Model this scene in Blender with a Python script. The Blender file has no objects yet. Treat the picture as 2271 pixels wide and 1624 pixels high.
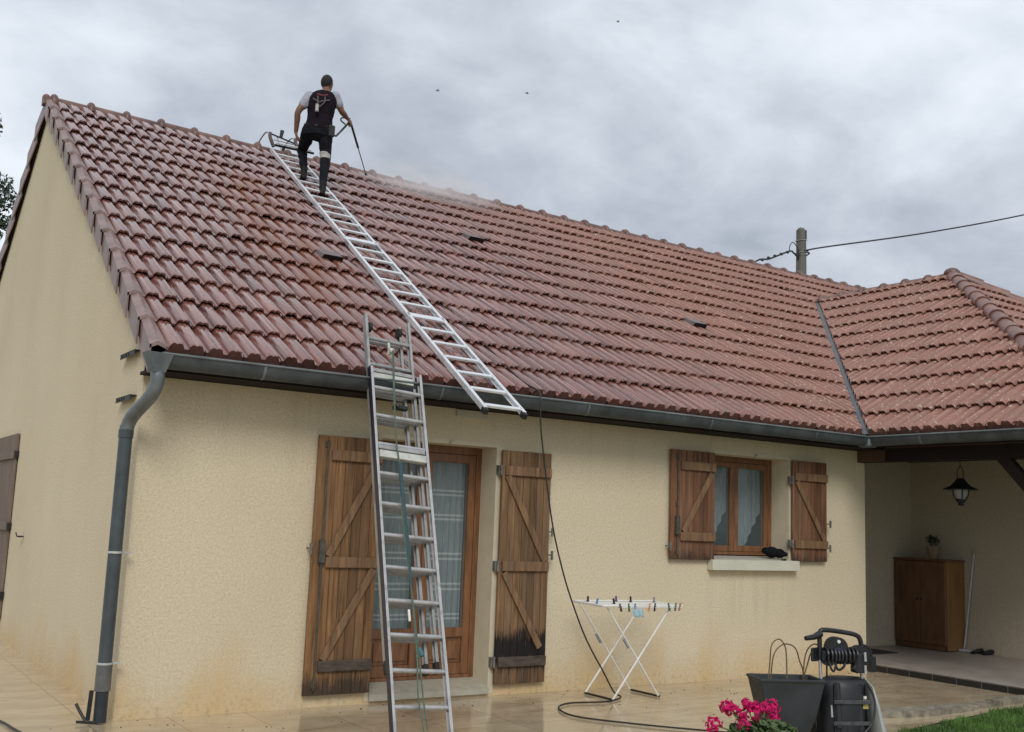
import bpy, bmesh, math, random
from mathutils import Vector, Matrix
random.seed(7)
V = Vector
SC = bpy.context.scene
COL = SC.collection

# ------------------------------------------------------------ camera
cd = bpy.data.cameras.new('camera'); cam = bpy.data.objects.new('camera', cd); COL.objects.link(cam)
yaw, pitch, roll = 0.5848, 0.1463, 0.0393
fw = V((math.sin(yaw)*math.cos(pitch), math.cos(yaw)*math.cos(pitch), math.sin(pitch)))
rt = V((math.cos(yaw), -math.sin(yaw), 0)); up = rt.cross(fw)
r2 = rt*math.cos(roll)+up*math.sin(roll); u2 = -rt*math.sin(roll)+up*math.cos(roll)
M = Matrix((r2, u2, -fw)).transposed().to_4x4(); M.translation = V((-2.1413, -8.4361, 1.5778))
cam.matrix_world = M
cd.sensor_width = 36; cd.lens = 36*2349.3/2271; cd.clip_end = 2000; cd.clip_start = .05
SC.camera = cam

# ------------------------------------------------------------ world: overcast sky
w = bpy.data.worlds.new('World'); SC.world = w; w.use_nodes = True
SUN_EL, SUN_AZ = math.radians(40), math.radians(208)      # azimuth from +Y towards +X
nt = w.node_tree; nt.nodes.clear()
def wn(t, **k):
    n = nt.nodes.new(t)
    for a, b in k.items(): setattr(n, a, b)
    return n
L = nt.links.new
out = wn('ShaderNodeOutputWorld'); mix = wn('ShaderNodeMixShader'); b1 = wn('ShaderNodeBackground'); b2 = wn('ShaderNodeBackground')
sky = wn('ShaderNodeTexSky', sky_type='NISHITA', sun_disc=False, sun_elevation=SUN_EL, sun_rotation=SUN_AZ)
L(sky.outputs[0], b1.inputs[0]); b1.inputs[1].default_value = .1
tc = wn('ShaderNodeTexCoord'); sep = wn('ShaderNodeSeparateXYZ'); L(tc.outputs['Generated'], sep.inputs[0])
mz = wn('ShaderNodeMath', operation='MAXIMUM'); L(sep.outputs[2], mz.inputs[0]); mz.inputs[1].default_value = 0
ad = wn('ShaderNodeMath', operation='ADD'); L(mz.outputs[0], ad.inputs[0]); ad.inputs[1].default_value = .42
dv = wn('ShaderNodeVectorMath', operation='DIVIDE'); cmb = wn('ShaderNodeCombineXYZ')
for i in range(3): L(ad.outputs[0], cmb.inputs[i])
L(tc.outputs['Generated'], dv.inputs[0]); L(cmb.outputs[0], dv.inputs[1])
mp = wn('ShaderNodeMapping'); mp.inputs['Rotation'].default_value = (0, 0, math.radians(28)); mp.inputs['Scale'].default_value = (1., 1.15, 1)
mp.inputs['Location'].default_value = (3.1, 1.7, 0)
L(dv.outputs[0], mp.inputs[0])
def noise(scale, det, rough, dist):
    n = wn('ShaderNodeTexNoise'); n.inputs['Scale'].default_value = scale; n.inputs['Detail'].default_value = det
    n.inputs['Roughness'].default_value = rough; n.inputs['Distortion'].default_value = dist; L(mp.outputs[0], n.inputs[0]); return n
def ramp(pts):
    r = wn('ShaderNodeValToRGB'); e = r.color_ramp.elements
    e[0].position = pts[0][0]; e[0].color = (*pts[0][1], 1)
    e[1].position = pts[-1][0]; e[1].color = (*pts[-1][1], 1)
    for p, c in pts[1:-1]:
        x = e.new(p); x.color = (*c, 1)
    return r
n1 = noise(1.7, 12, .52, .2); n2 = noise(5.5, 10, .55, .3); 
mx = wn('ShaderNodeMix', data_type='FLOAT'); mx.inputs[0].default_value = .30; L(n1.outputs[0], mx.inputs[2]); L(n2.outputs[0], mx.inputs[3])
rp = ramp([(.37, (.38, .425, .49)), (.44, (.48, .53, .60)), (.50, (.59, .64, .71)), (.555, (.69, .745, .82)), (.63, (.80, .855, .93))])
L(mx.outputs[0], rp.inputs[0]); L(rp.outputs[0], b2.inputs[0]); b2.inputs[1].default_value = 1.0
mix.inputs[0].default_value = .97
L(b1.outputs[0], mix.inputs[1]); L(b2.outputs[0], mix.inputs[2]); L(mix.outputs[0], out.inputs[0])
sd = bpy.data.lights.new('sun', 'SUN'); so = bpy.data.objects.new('sun', sd); COL.objects.link(so)
sd.energy = 1.5; sd.angle = math.radians(24); sd.color = (1, .975, .94)
sdir = V((math.sin(SUN_AZ)*math.cos(SUN_EL), math.cos(SUN_AZ)*math.cos(SUN_EL), math.sin(SUN_EL)))
so.rotation_euler = sdir.to_track_quat('Z', 'Y').to_euler(); so.location = sdir*60
SC.view_settings.view_transform = 'Standard'; SC.view_settings.look = 'None'; SC.view_settings.exposure = 0.12; SC.view_settings.gamma = 1
SC.cycles.volume_bounces = 6

# ------------------------------------------------------------ materials
MATS = {}
class NT:
    def __init__(s, name):
        s.m = bpy.data.materials.new(name); s.m.use_nodes = True; s.t = s.m.node_tree; s.b = s.t.nodes['Principled BSDF']
        s.tc = s.n('ShaderNodeTexCoord')
    def n(s, t, **k):
        x = s.t.nodes.new(t)
        for a, b in k.items(): setattr(x, a, b)
        return x
    def l(s, a, b): s.t.links.new(a, b)
    def map(s, scale=(1, 1, 1), rot=(0, 0, 0), loc=(0, 0, 0)):
        m = s.n('ShaderNodeMapping'); m.inputs['Scale'].default_value = scale; m.inputs['Rotation'].default_value = rot
        m.inputs['Location'].default_value = loc; s.l(s.tc.outputs['Object'], m.inputs[0]); return m.outputs[0]
    def noise(s, scale=5, det=6, rough=.55, dist=0, vec=None):
        n = s.n('ShaderNodeTexNoise'); n.inputs['Scale'].default_value = scale; n.inputs['Detail'].default_value = det
        n.inputs['Roughness'].default_value = rough; n.inputs['Distortion'].default_value = dist
        s.l(vec if vec is not None else s.tc.outputs['Object'], n.inputs[0]); return n.outputs[0]
    def ramp(s, fac, pts):
        r = s.n('ShaderNodeValToRGB'); e = r.color_ramp.elements
        e[0].position = pts[0][0]; e[0].color = (*pts[0][1], 1); e[1].position = pts[-1][0]; e[1].color = (*pts[-1][1], 1)
        for p, c in pts[1:-1]:
            x = e.new(p); x.color = (*c, 1)
        s.l(fac, r.inputs[0]); return r.outputs[0]
    def mixc(s, fac, a, b, mode='MIX'):
        m = s.n('ShaderNodeMix', data_type='RGBA', blend_type=mode)
        if isinstance(fac, (int, float)): m.inputs[0].default_value = fac
        else: s.l(fac, m.inputs[0])
        for i, c in ((6, a), (7, b)):
            if isinstance(c, tuple): m.inputs[i].default_value = (*c, 1)
            else: s.l(c, m.inputs[i])
        return m.outputs[2]
    def math(s, op, a, b=0., c=None, clamp=False):
        m = s.n('ShaderNodeMath', operation=op); m.use_clamp = clamp
        for i, x in enumerate([a, b] + ([c] if c is not None else [])):
            if isinstance(x, (int, float)): m.inputs[i].default_value = x
            else: s.l(x, m.inputs[i])
        return m.outputs[0]
    def xyz(s, vec=None):
        q = s.n('ShaderNodeSeparateXYZ'); s.l(vec if vec is not None else s.tc.outputs['Object'], q.inputs[0]); return q.outputs
    def rng(s, v, a, b, c=0., d=1.):
        m = s.n('ShaderNodeMapRange'); s.l(v, m.inputs[0]); m.inputs[1].default_value = a; m.inputs[2].default_value = b
        m.inputs[3].default_value = c; m.inputs[4].default_value = d; return m.outputs[0]
    def bump(s, h, strength=.4, dist=.01):
        b = s.n('ShaderNodeBump'); b.inputs['Strength'].default_value = strength; b.inputs['Distance'].default_value = dist
        s.l(h, b.inputs['Height']); s.l(b.outputs[0], s.b.inputs['Normal'])
    def set(s, col=None, rough=None, metal=None, spec=None):
        for k, v in (('Base Color', col), ('Roughness', rough), ('Metallic', metal), ('Specular IOR Level', spec)):
            if v is None: continue
            if isinstance(v, tuple): s.b.inputs[k].default_value = (*v, 1)
            elif isinstance(v, (int, float)): s.b.inputs[k].default_value = v
            else: s.l(v, s.b.inputs[k])
        return s.m
def simple(name, col, rough=.5, metal=0., var=.25, scale=8., bump=0., stretch=(1, 1, 1), spec=.5):
    if name in MATS: return MATS[name]
    t = NT(name); v = t.map(stretch); n = t.noise(scale, 5, .6, 0, v)
    lo = tuple(c*(1-var) for c in col); hi = tuple(min(1, c*(1+var)) for c in col)
    m = t.set(t.ramp(n, [(.3, lo), (.7, hi)]), t.rng(n, .3, .7, max(.02, rough-.08), min(1, rough+.08)), metal, spec)
    if bump: t.bump(t.noise(scale*3, 4, .6, 0, v), bump, .006)
    MATS[name] = m; return m
# render plaster
def wall_mat():
    t = NT('cream_roughcast'); big = t.noise(.5, 4, .5, .2); fine = t.noise(55, 4, .65); mid = t.noise(52, 5, .75)
    c = t.ramp(big, [(.3, (.645, .55, .385)), (.5, (.69, .595, .425)), (.72, (.73, .64, .465))])
    c = t.mixc(t.rng(fine, .35, .75, 0, .7), c, (.53, .445, .30)); 
    mm = t.n('ShaderNodeMix', data_type='RGBA', blend_type='MULTIPLY'); 
    c2 = t.ramp(mid, [(.35, (.86, .85, .83)), (.6, (1.05, 1.05, 1.05))]); c = t.mixc(1., c, c2, 'MULTIPLY')
    x, y, z = t.xyz()
    # ochre damp stain with a ragged edge close to the paving
    st = t.noise(1.6, 6, .6, .4, t.map((1, 1, .6), loc=(3, 2, 0)))
    h = t.math('ADD', z, t.math('MULTIPLY', st, -1.5)); k = t.rng(h, -.30, -.90, 0, .7)
    k = t.math('MULTIPLY', k, 1., clamp=True)
    c = t.mixc(k, c, (.60, .40, .17))
    # faint damp streaks down the gable
    s2 = t.noise(2.3, 6, .65, .2, t.map((1, 1.6, .14), loc=(9, 1, 0)))
    c = t.mixc(t.rng(s2, .56, .8, 0, .12), c, (.44, .32, .15))
    # rain streaks hanging from the eaves and from the window sill, splash dirt at the foot
    s3 = t.noise(3.2, 6, .7, .1, t.map((2.2, 2.2, .10), loc=(2, 5, 0))); top = t.rng(z, 1.7, 2.6, 0, 1)
    c = t.mixc(t.math('MULTIPLY', t.rng(s3, .5, .72, 0, .30), t.math('MULTIPLY', top, t.rng(y, .12, .02, 0, 1)), clamp=True), c, (.40, .33, .19))
    sx_ = t.math('MULTIPLY', t.rng(t.math('ABSOLUTE', t.math('SUBTRACT', x, 6.74)), .78, .62, 0, 1), t.rng(t.math('ABSOLUTE', t.math('SUBTRACT', z, .85)), .42, .1, 0, 1), clamp=True)
    c = t.mixc(t.math('MULTIPLY', t.rng(s3, .42, .62, 0, .30), sx_, clamp=True), c, (.44, .37, .24))
    sp = t.math('MULTIPLY', t.rng(t.noise(26, 4, .7), .5, .66, 0, .6), t.rng(z, .32, .02, 0, 1), clamp=True); c = t.mixc(sp, c, (.33, .25, .14))
    t.set(c, .92, 0, .25)
    vo = t.n('ShaderNodeTexVoronoi'); vo.inputs['Scale'].default_value = 75; t.l(t.tc.outputs['Object'], vo.inputs[0])
    t.bump(t.math('ADD', t.math('MULTIPLY', vo.outputs[0], .8), t.math('MULTIPLY', t.noise(120, 3, .7), .5)), .36, .007)
    return t.m
WALL = wall_mat()
SMOOTHWALL = simple('smooth_cream_render', (.60, .53, .38), .85, 0, .08, 6, .15)
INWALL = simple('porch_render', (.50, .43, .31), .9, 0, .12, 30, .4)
# roof tile
def tile_mat(name, dark=1.):
    t = NT(name); g = t.n('ShaderNodeNewGeometry')
    rnd = g.outputs['Random Per Island']
    base = t.ramp(rnd, [(0, (.11, .040, .030)), (.25, (.18, .063, .044)), (.5, (.25, .092, .064)), (.7, (.19, .07, .052)), (.88, (.28, .115, .083)), (1, (.37, .175, .135))])
    n = t.noise(3.2, 7, .62, .3); c = t.mixc(t.rng(n, .45, .75, 0, .55), base, (.155, .10, .085))
    n2 = t.noise(24, 5, .7); c = t.mixc(t.rng(n2, .5, .85, 0, .6), c, (.38, .225, .19))
    x, y, z = t.xyz()
    # rusty water trail left of the roof ladder
    wob = t.noise(.9, 5, .6, .4)
    tr = t.math('ADD', x, t.math('MULTIPLY', t.math('SUBTRACT', wob, .5), 1.2)); band = t.math('MULTIPLY', t.rng(t.math('ABSOLUTE', t.math('SUBTRACT', tr, 1.95)), .75, .15, 0, 1), t.math('MULTIPLY', t.rng(y, .3, 1.4, .25, 1), t.rng(y, 5.2, 4.2, 0, 1)))
    fl = t.noise(5, 6, .7, .2, t.map((1.4, .28, .28))); band = t.math('MULTIPLY', band, t.rng(fl, .36, .58, 0, .9), clamp=True)
    c = t.mixc(band, c, (.22, .07, .022))
    # greyish worn film, lichen flecks to the right
    far = t.rng(x, 4.5, 7.5, 0, 1)
    c = t.mixc(t.math('MULTIPLY', far, .75), c, t.mixc(.55, c, (.38, .18, .115)))
    lg = t.noise(23, 3, .6); fleck = t.math('MULTIPLY', t.rng(lg, .615, .66, 0, .85), t.rng(x, 5, 8.5, .06, 1))
    c = t.mixc(fleck, c, (.56, .47, .36))
    moss = t.noise(5.2, 6, .7, .1, t.map(loc=(5, 5, 5)));  c = t.mixc(t.rng(moss, .56, .72, 0, .6), c, (.13, .105, .065))
    c = t.mixc(t.rng(x, 2.5, 8., .12, 0), c, (.20, .06, .045))
    ro = t.math('ADD', t.rng(x, 2.5, 8.5, .13, .36), t.math('MULTIPLY', n2, .22))
    t.set(c, ro, 0, .7); t.l(t.math('MULTIPLY', t.rng(x, 3., 8.5, 1., .10), t.math('SUBTRACT', 1., t.math('MULTIPLY', band, .75))), t.b.inputs['Coat Weight']); t.b.inputs['Coat Roughness'].default_value = .08; t.b.inputs['Coat IOR'].default_value = 1.75; c = c; t.bump(t.math('ADD', n2, t.noise(9, 4, .6)), .3, .006)
    return t.m
TILE = tile_mat('terracotta_tile')
VERGE = simple('verge_tile', (.24, .16, .142), .4, 0, .35, 7, .1)
RIDGE = simple('ridge_tile_clay', (.16, .085, .068), .45, 0, .55, 5, .25)
ZINC = simple('zinc', (.155, .175, .18), .42, .35, .3, 5)
ZDARK = simple('dark_grey_pipe', (.055, .065, .07), .38, .1, .3, 4)
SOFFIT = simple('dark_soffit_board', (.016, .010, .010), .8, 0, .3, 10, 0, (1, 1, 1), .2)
DARKWOOD = simple('dark_stained_wood', (.020, .012, .010), .7, 0, .4, 6, .2, (1, 6, 6), .25)
LEAD = simple('grey_valley_metal', (.13, .135, .14), .4, .4, .35, 9)
def wood_mat(name, z0, stain, tone=(.24, .128, .056), zb=None, grey=.5):
    t = NT(name); v = t.map((14, 14, .9)); g = t.noise(2.2, 8, .68, .25, v); g2 = t.noise(.9, 5, .6, 0, t.map((20, 20, .5), loc=(4, 4, 1)))
    c = t.ramp(g, [(.28, tuple(q*.22 for q in tone)), (.45, tuple(q*.7 for q in tone)), (.6, tone), (.75, tuple(min(1, q*1.9) for q in tone))])
    c = t.mixc(t.rng(g2, .45, .75, 0, grey), c, (.17, .13, .095))
    isl = t.n('ShaderNodeNewGeometry').outputs['Random Per Island']
    c = t.mixc(1., c, t.ramp(isl, [(0, (.72, .70, .68)), (1, (1.15, 1.12, 1.08))]), 'MULTIPLY')
    x, y, z = t.xyz(); rag = t.noise(14, 6, .75, 0, t.map((3, 3, .35)))
    h = t.math('ADD', z, t.math('MULTIPLY', t.math('SUBTRACT', rag, .5), -.55))
    k = t.rng(h, z0+stain, z0+stain-.10, 0, .85); c = t.mixc(t.math('MULTIPLY', k, 1, clamp=True), c, (.035, .027, .020))
    if zb:   # black mildew band
        k = t.math('MULTIPLY', t.rng(h, zb[1], zb[1]-.09, 0, .97), t.rng(h, zb[0]-.1, zb[0]+.05, .25, 1), clamp=True)
        c = t.mixc(k, c, (.008, .007, .008))
    t.set(c, .72, 0, .3); t.bump(g, .35, .004); return t.m
W_DOORL = wood_mat('weathered_shutter_wood', .1, .18)
W_DOORR = wood_mat('mildewed_shutter_wood', .1, .02, (.225, .13, .065), (.28, .60), .72)
W_WIN = wood_mat('red_brown_shutter_wood', 1.26, .10, (.215, .10, .052), None, .6)
W_GAB = simple('grey_brown_old_wood', (.17, .125, .095), .8, 0, .35, 3, .3, (12, 12, 1))
RAILW = wood_mat('shutter_batten_wood', -9, .1, (.225, .13, .068), None, .55)
RAILB = simple('blackened_batten', (.07, .052, .038), .75, 0, .6, 9, .3, (1, 1, 4))
FRAMEW = simple('orange_brown_joinery', (.185, .082, .034), .45, 0, .4, 4, .15, (8, 8, 1))
METAL_D = simple('dark_iron', (.03, .03, .028), .5, .5, .3, 20)
METAL_G = simple('grey_iron', (.20, .19, .165), .55, .4, .4, 20)
def alu_mat(name, c, rough, metal):
    t = NT(name); n = t.noise(7, 8, .7, .4); n2 = t.noise(55, 4, .7, 0, t.map((1, 1, .25)))
    a = t.ramp(n, [(.3, tuple(q*.55 for q in c)), (.5, c), (.75, tuple(min(1, q*1.12) for q in c))])
    a = t.mixc(t.rng(n2, .58, .75, 0, .55), a, (.16, .14, .12)); t.set(a, t.rng(n, .3, .7, rough+.15, rough-.08), metal, .5); t.bump(n2, .15, .002); return t.m
ALU = alu_mat('aluminium', (.50, .495, .485), .42, .55)
ALU_D = alu_mat('dull_aluminium', (.40, .395, .385), .5, .5)
ALU_W = simple('pale_cast_plate', (.52, .52, .47), .5, .1, .25, 14)
BLACKP = simple('black_plastic', (.012, .012, .014), .38, 0, .3, 20)
RUBBER = simple('black_rubber', (.014, .013, .013), .65, 0, .3, 20)
RAILSHADE = simple('rail_shade_tint', (.018, .014, .026), .35, 0, .3, 20)  # dark reflection on the rail's outer side, put into the colour
ROPE = simple('green_rope', (.09, .13, .095), .8, 0, .3, 60, .5)
ROPEB = simple('blue_green_rope', (.035, .075, .085), .8, 0, .3, 60, .5)
WHITEP = simple('white_coated_tube', (.74, .72, .66), .4, 0, .08, 10)
def glass_mat():
    t = NT('window_glass'); t.set((.25, .32, .32), .04, 0, .9); t.b.inputs['Transmission Weight'].default_value = .0
    t.b.inputs['Alpha'].default_value = .25; return t.m
GLASS = glass_mat()
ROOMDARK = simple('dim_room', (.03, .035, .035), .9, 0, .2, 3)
def lace(name, lines):
    t = NT(name); x, y, z = t.xyz(); f = t.noise(60, 3, .6, 0, t.map((3, 3, .15)))
    c = t.ramp(f, [(.35, (.16, .195, .20)), (.6, (.25, .29, .29)), (.75, (.36, .40, .40))])
    if lines:
        for zc in lines:
            k = t.rng(t.math('ABSOLUTE', t.math('SUBTRACT', z, zc)), .012, .004, 0, .7); c = t.mixc(k, c, (.60, .64, .62))
    t.set(c, .9, 0, .1); return t.m
LACE_D = lace('lace_curtain_banded', [1.85, 1.81, 1.62, 1.58, 1.26, 1.21, .98, .93, .70, .66])
LACE_W = lace('lace_curtain_plain', [])
def patio_mat():
    t = NT('wet_stone_paving'); v = t.map((1.2, 2.6, 1), (0, 0, .05)); g = t.noise(2.2, 9, .66, .5, v); g2 = t.noise(.6, 5, .6)
    c = t.ramp(g, [(.3, (.40, .315, .205)), (.5, (.53, .425, .28)), (.7, (.63, .52, .36))])
    br = t.n('ShaderNodeTexBrick'); br.offset = .0; br.inputs['Color1'].default_value = (1, 1, 1, 1); br.inputs['Color2'].default_value = (.86, .85, .84, 1)
    br.inputs['Mortar'].default_value = (.62, .57, .50, 1); br.inputs['Scale'].default_value = 1; br.inputs['Mortar Size'].default_value = .006
    br.inputs['Brick Width'].default_value = .6; br.inputs['Row Height'].default_value = .4; t.l(t.map((1, 1, 1), loc=(.2, .05, 0)), br.inputs[0])
    c = t.mixc(1., c, br.outputs[0], 'MULTIPLY')
    c = t.mixc(t.rng(g2, .5, .75, 0, .35), c, (.29, .19, .085))
    pud = t.noise(1.3, 5, .55, .3, t.map((1, 1.5, 1), loc=(2, 7, 0)))
    t.set(c, t.math('ADD', t.rng(pud, .42, .62, .02, .13), t.math('MULTIPLY', g, .08)), 0, .85)
    t.bump(g, .12, .004); return t.m
PATIO = patio_mat()
GRASSM = simple('grass_blade', (.07, .145, .02), .6, 0, .5, 3)
LAWNM = simple('lawn_soil', (.06, .11, .022), .9, 0, .4, 6)
CONC = simple('old_concrete', (.21, .185, .135), .85, 0, .6, 9, .8)
PORCHF = simple('porch_floor_tile', (.36, .315, .27), .45, 0, .15, 5)
STEPT = simple('dark_step_tile', (.010, .009, .010), .55, 0, .4, 9)
STEPJ = simple('step_joint', (.13, .105, .09), .8)

# ------------------------------------------------------------ mesh helpers
def mesh_obj(name, verts, faces, m, parent=None, smooth=False):
    me = bpy.data.meshes.new(name); me.from_pydata([tuple(v) for v in verts], [], faces); me.update()
    ms = m if isinstance(m, (list, tuple)) else [m]
    for x in ms: me.materials.append(x)
    if smooth: me.polygons.foreach_set('use_smooth', [True]*len(me.polygons))
    o = bpy.data.objects.new(name, me); COL.objects.link(o)
    if parent is not None: put(o, parent)
    return o
def world_of(o):
    m = o.matrix_basis.copy()
    while o.parent: o = o.parent; m = o.matrix_basis @ m
    return m
def put(o, parent):
    o.parent = parent; o.matrix_parent_inverse = Matrix(); pm = world_of(parent)
    o.matrix_basis = pm.inverted() @ o.matrix_basis
def tag(o, label, cat, group=None, kind=None):
    if label: o['label'] = label
    if cat: o['category'] = cat
    if group: o['group'] = group
    if kind: o['kind'] = kind
    return o
def empty(name, loc, label, cat, group=None):
    o = bpy.data.objects.new(name, None); COL.objects.link(o); o.location = loc; o.empty_display_size = .1
    return tag(o, label, cat, group)
class MB:
    """collects shapes in world space, build() links one object"""
    def __init__(s): s.v = []; s.f = []
    def add(s, vs, fs):
        k = len(s.v); s.v += [V(x) for x in vs]; s.f += [tuple(i+k for i in f) for f in fs]; return s
    def box(s, a, b):
        (x0, y0, z0), (x1, y1, z1) = a, b
        x0, x1 = min(x0, x1), max(x0, x1); y0, y1 = min(y0, y1), max(y0, y1); z0, z1 = min(z0, z1), max(z0, z1)
        return s.add([(x0, y0, z0), (x1, y0, z0), (x1, y1, z0), (x0, y1, z0), (x0, y0, z1), (x1, y0, z1), (x1, y1, z1), (x0, y1, z1)],
                     [(0, 3, 2, 1), (4, 5, 6, 7), (0, 1, 5, 4), (1, 2, 6, 5), (2, 3, 7, 6), (3, 0, 4, 7)])
    def bar(s, p, q, wdt, hgt, side):
        """rectangular bar from p to q, width along `side`, height along the third axis"""
        p, q = V(p), V(q); d = (q-p).normalized(); sd_ = (V(side)-d*V(side).dot(d)).normalized(); h = d.cross(sd_)
        vs = [e+sd_*(a*wdt/2)+h*(b*hgt/2) for e in (p, q) for a, b in ((-1, -1), (1, -1), (1, 1), (-1, 1))]
        return s.add(vs, [(3, 2, 1, 0), (4, 5, 6, 7), (0, 1, 5, 4), (1, 2, 6, 5), (2, 3, 7, 6), (3, 0, 4, 7)])
    def tube(s, pts, r, n=10, cap=True):
        pts = [V(p) for p in pts]; R = r if isinstance(r, (list, tuple)) else [r]*len(pts)
        vs = []; ref = None
        for i, p in enumerate(pts):
            d = (pts[min(i+1, len(pts)-1)]-pts[max(i-1, 0)]).normalized()
            if ref is None: ref = V((0, 0, 1)) if abs(d.z) < .9 else V((1, 0, 0))
            a = (ref-d*ref.dot(d)).normalized(); ref = a; b = d.cross(a)
            for k in range(n):
                t = 2*math.pi*k/n; vs.append(p+(a*math.cos(t)+b*math.sin(t))*R[i])
        fs = [(i*n+k, i*n+(k+1) % n, (i+1)*n+(k+1) % n, (i+1)*n+k) for i in range(len(pts)-1) for k in range(n)]
        if cap: fs += [tuple(range(n-1, -1, -1)), tuple(range((len(pts)-1)*n, len(pts)*n))]
        return s.add(vs, fs)
    def loft(s, rings, n=16):
        """rings: (centre, axisA*ra, axisB*rb)"""
        vs = []
        for c, a, b in rings:
            for k in range(n):
                t = 2*math.pi*k/n; vs.append(V(c)+V(a)*math.cos(t)+V(b)*math.sin(t))
        fs = [(i*n+k, i*n+(k+1) % n, (i+1)*n+(k+1) % n, (i+1)*n+k) for i in range(len(rings)-1) for k in range(n)]
        fs += [tuple(range(n-1, -1, -1)), tuple(range((len(rings)-1)*n, len(rings)*n))]
        return s.add(vs, fs)
    def ball(s, c, r, n=10, m=7):
        rx, ry, rz = r if isinstance(r, (tuple, list)) else (r, r, r); c = V(c); vs = [c+V((0, 0, -rz))]
        for j in range(1, m):
            ph = -math.pi/2+math.pi*j/m
            for k in range(n):
                t = 2*math.pi*k/n; vs.append(c+V((rx*math.cos(ph)*math.cos(t), ry*math.cos(ph)*math.sin(t), rz*math.sin(ph))))
        vs.append(c+V((0, 0, rz))); fs = [(0, 1+(k+1) % n, 1+k) for k in range(n)]
        for j in range(m-2): fs += [(1+j*n+k, 1+j*n+(k+1) % n, 1+(j+1)*n+(k+1) % n, 1+(j+1)*n+k) for k in range(n)]
        t = len(vs)-1; b = 1+(m-2)*n; fs += [(b+k, b+(k+1) % n, t) for k in range(n)]
        return s.add(vs, fs)
    def lathe(s, c, prof, n=20):
        c = V(c); vs = [c+V((r*math.cos(2*math.pi*k/n), r*math.sin(2*math.pi*k/n), z)) for r, z in prof for k in range(n)]
        fs = [(i*n+k, i*n+(k+1) % n, (i+1)*n+(k+1) % n, (i+1)*n+k) for i in range(len(prof)-1) for k in range(n)]
        return s.add(vs, fs)
    def prism(s, poly, ext):
        n = len(poly); poly = [V(p) for p in poly]; e = V(ext)
        return s.add(poly+[p+e for p in poly], [tuple(range(n-1, -1, -1)), tuple(range(n, 2*n))]+[(i, (i+1) % n, (i+1) % n+n, i+n) for i in range(n)])
    def build(s, name, m, parent=None, smooth=False, bevel=0):
        o = mesh_obj(name, s.v, s.f, m, parent, False)
        bm = bmesh.new(); bm.from_mesh(o.data); bmesh.ops.recalc_face_normals(bm, faces=bm.faces)
        if bevel: bmesh.ops.bevel(bm, geom=list(bm.edges), offset=bevel, segments=1, affect='EDGES', clamp_overlap=True)
        bm.to_mesh(o.data); bm.free()
        if smooth: 
            o.data.polygons.foreach_set('use_smooth', [True]*len(o.data.polygons)); o.data.set_sharp_from_angle(angle=math.radians(40))
        return o
def spline(pts, n=8):
    pts = [V(p) for p in pts]; P = [pts[0]]+pts+[pts[-1]]; o = []
    for i in range(1, len(P)-2):
        for k in range(n):
            t = k/n; a, b, c, d = P[i-1:i+3]
            o.append(.5*((2*b)+(c-a)*t+(2*a-5*b+4*c-d)*t*t+(3*b-a-3*c+d)*t**3))
    return o+[pts[-1]]

# ------------------------------------------------------------ key dimensions (metres, from the fitted view)
EY, EZ, RY, RZ = -.398, 2.761, 5.873, 6.744
K = (RZ-EZ)/(RY-EY); XW, XE = 8.181, 8.683; WT = 5.775; YT = 4.348; XR = 12.926; HY = 1.571
NV = V((0, -K, 1)).normalized()
def rz(y): return EZ+K*(y-EY)

# ------------------------------------------------------------ ground
def flat(name, poly, z, m):
    return mesh_obj(name, [(x, y, z) for x, y in poly], [tuple(range(len(poly)))], m)
g = flat('ground', [(-600, -600), (600, -600), (600, 600), (-600, 600)], -.02, simple('meadow', (.07, .10, .035), .95, 0, .3, .6)); g['kind'] = 'structure'
g = flat('patio', [(-12, -14), (5.3, -14), (5.3, -2.86), (5.45, -2.76), (6.4, -2.58), (7.4, -2.44), (9.4, -2.3), (9.4, .3), (.3, .3), (.3, 14), (-12, 14)], 0, PATIO); g['kind'] = 'structure'
LAWN = [(5.3, -14), (30, -14), (30, -2.3), (9.4, -2.3), (7.4, -2.44), (6.4, -2.58), (5.45, -2.76), (5.3, -2.86)]
g = flat('lawn_ground', LAWN, -.006, LAWNM); g['kind'] = 'structure'
vs = []; fs = []
def inlawn(x, y): return x > 5.35 and y < -2.80+(x-5.3)*.16+.04*math.sin(x*7)+.02*math.sin(x*19) and y < -2.27
while len(fs) < 26000:
    x = random.uniform(5.3, 12.5); y = -2.2-abs(random.gauss(0, .9))
    if not inlawn(x, y) or y < -5.5: continue
    h = random.uniform(.02, .055); a = random.uniform(0, 6.28); b = .005; k = len(vs)
    vs += [(x-b*math.cos(a), y-b*math.sin(a), -.008), (x+b*math.cos(a), y+b*math.sin(a), -.008), (x+random.gauss(0, .015), y+random.gauss(0, .015), h)]
    fs.append((k, k+1, k+2))
g = mesh_obj('grass', vs, fs, GRASSM); tag(g, 'short green lawn grass beside the paving', 'grass', kind='stuff')
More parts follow.
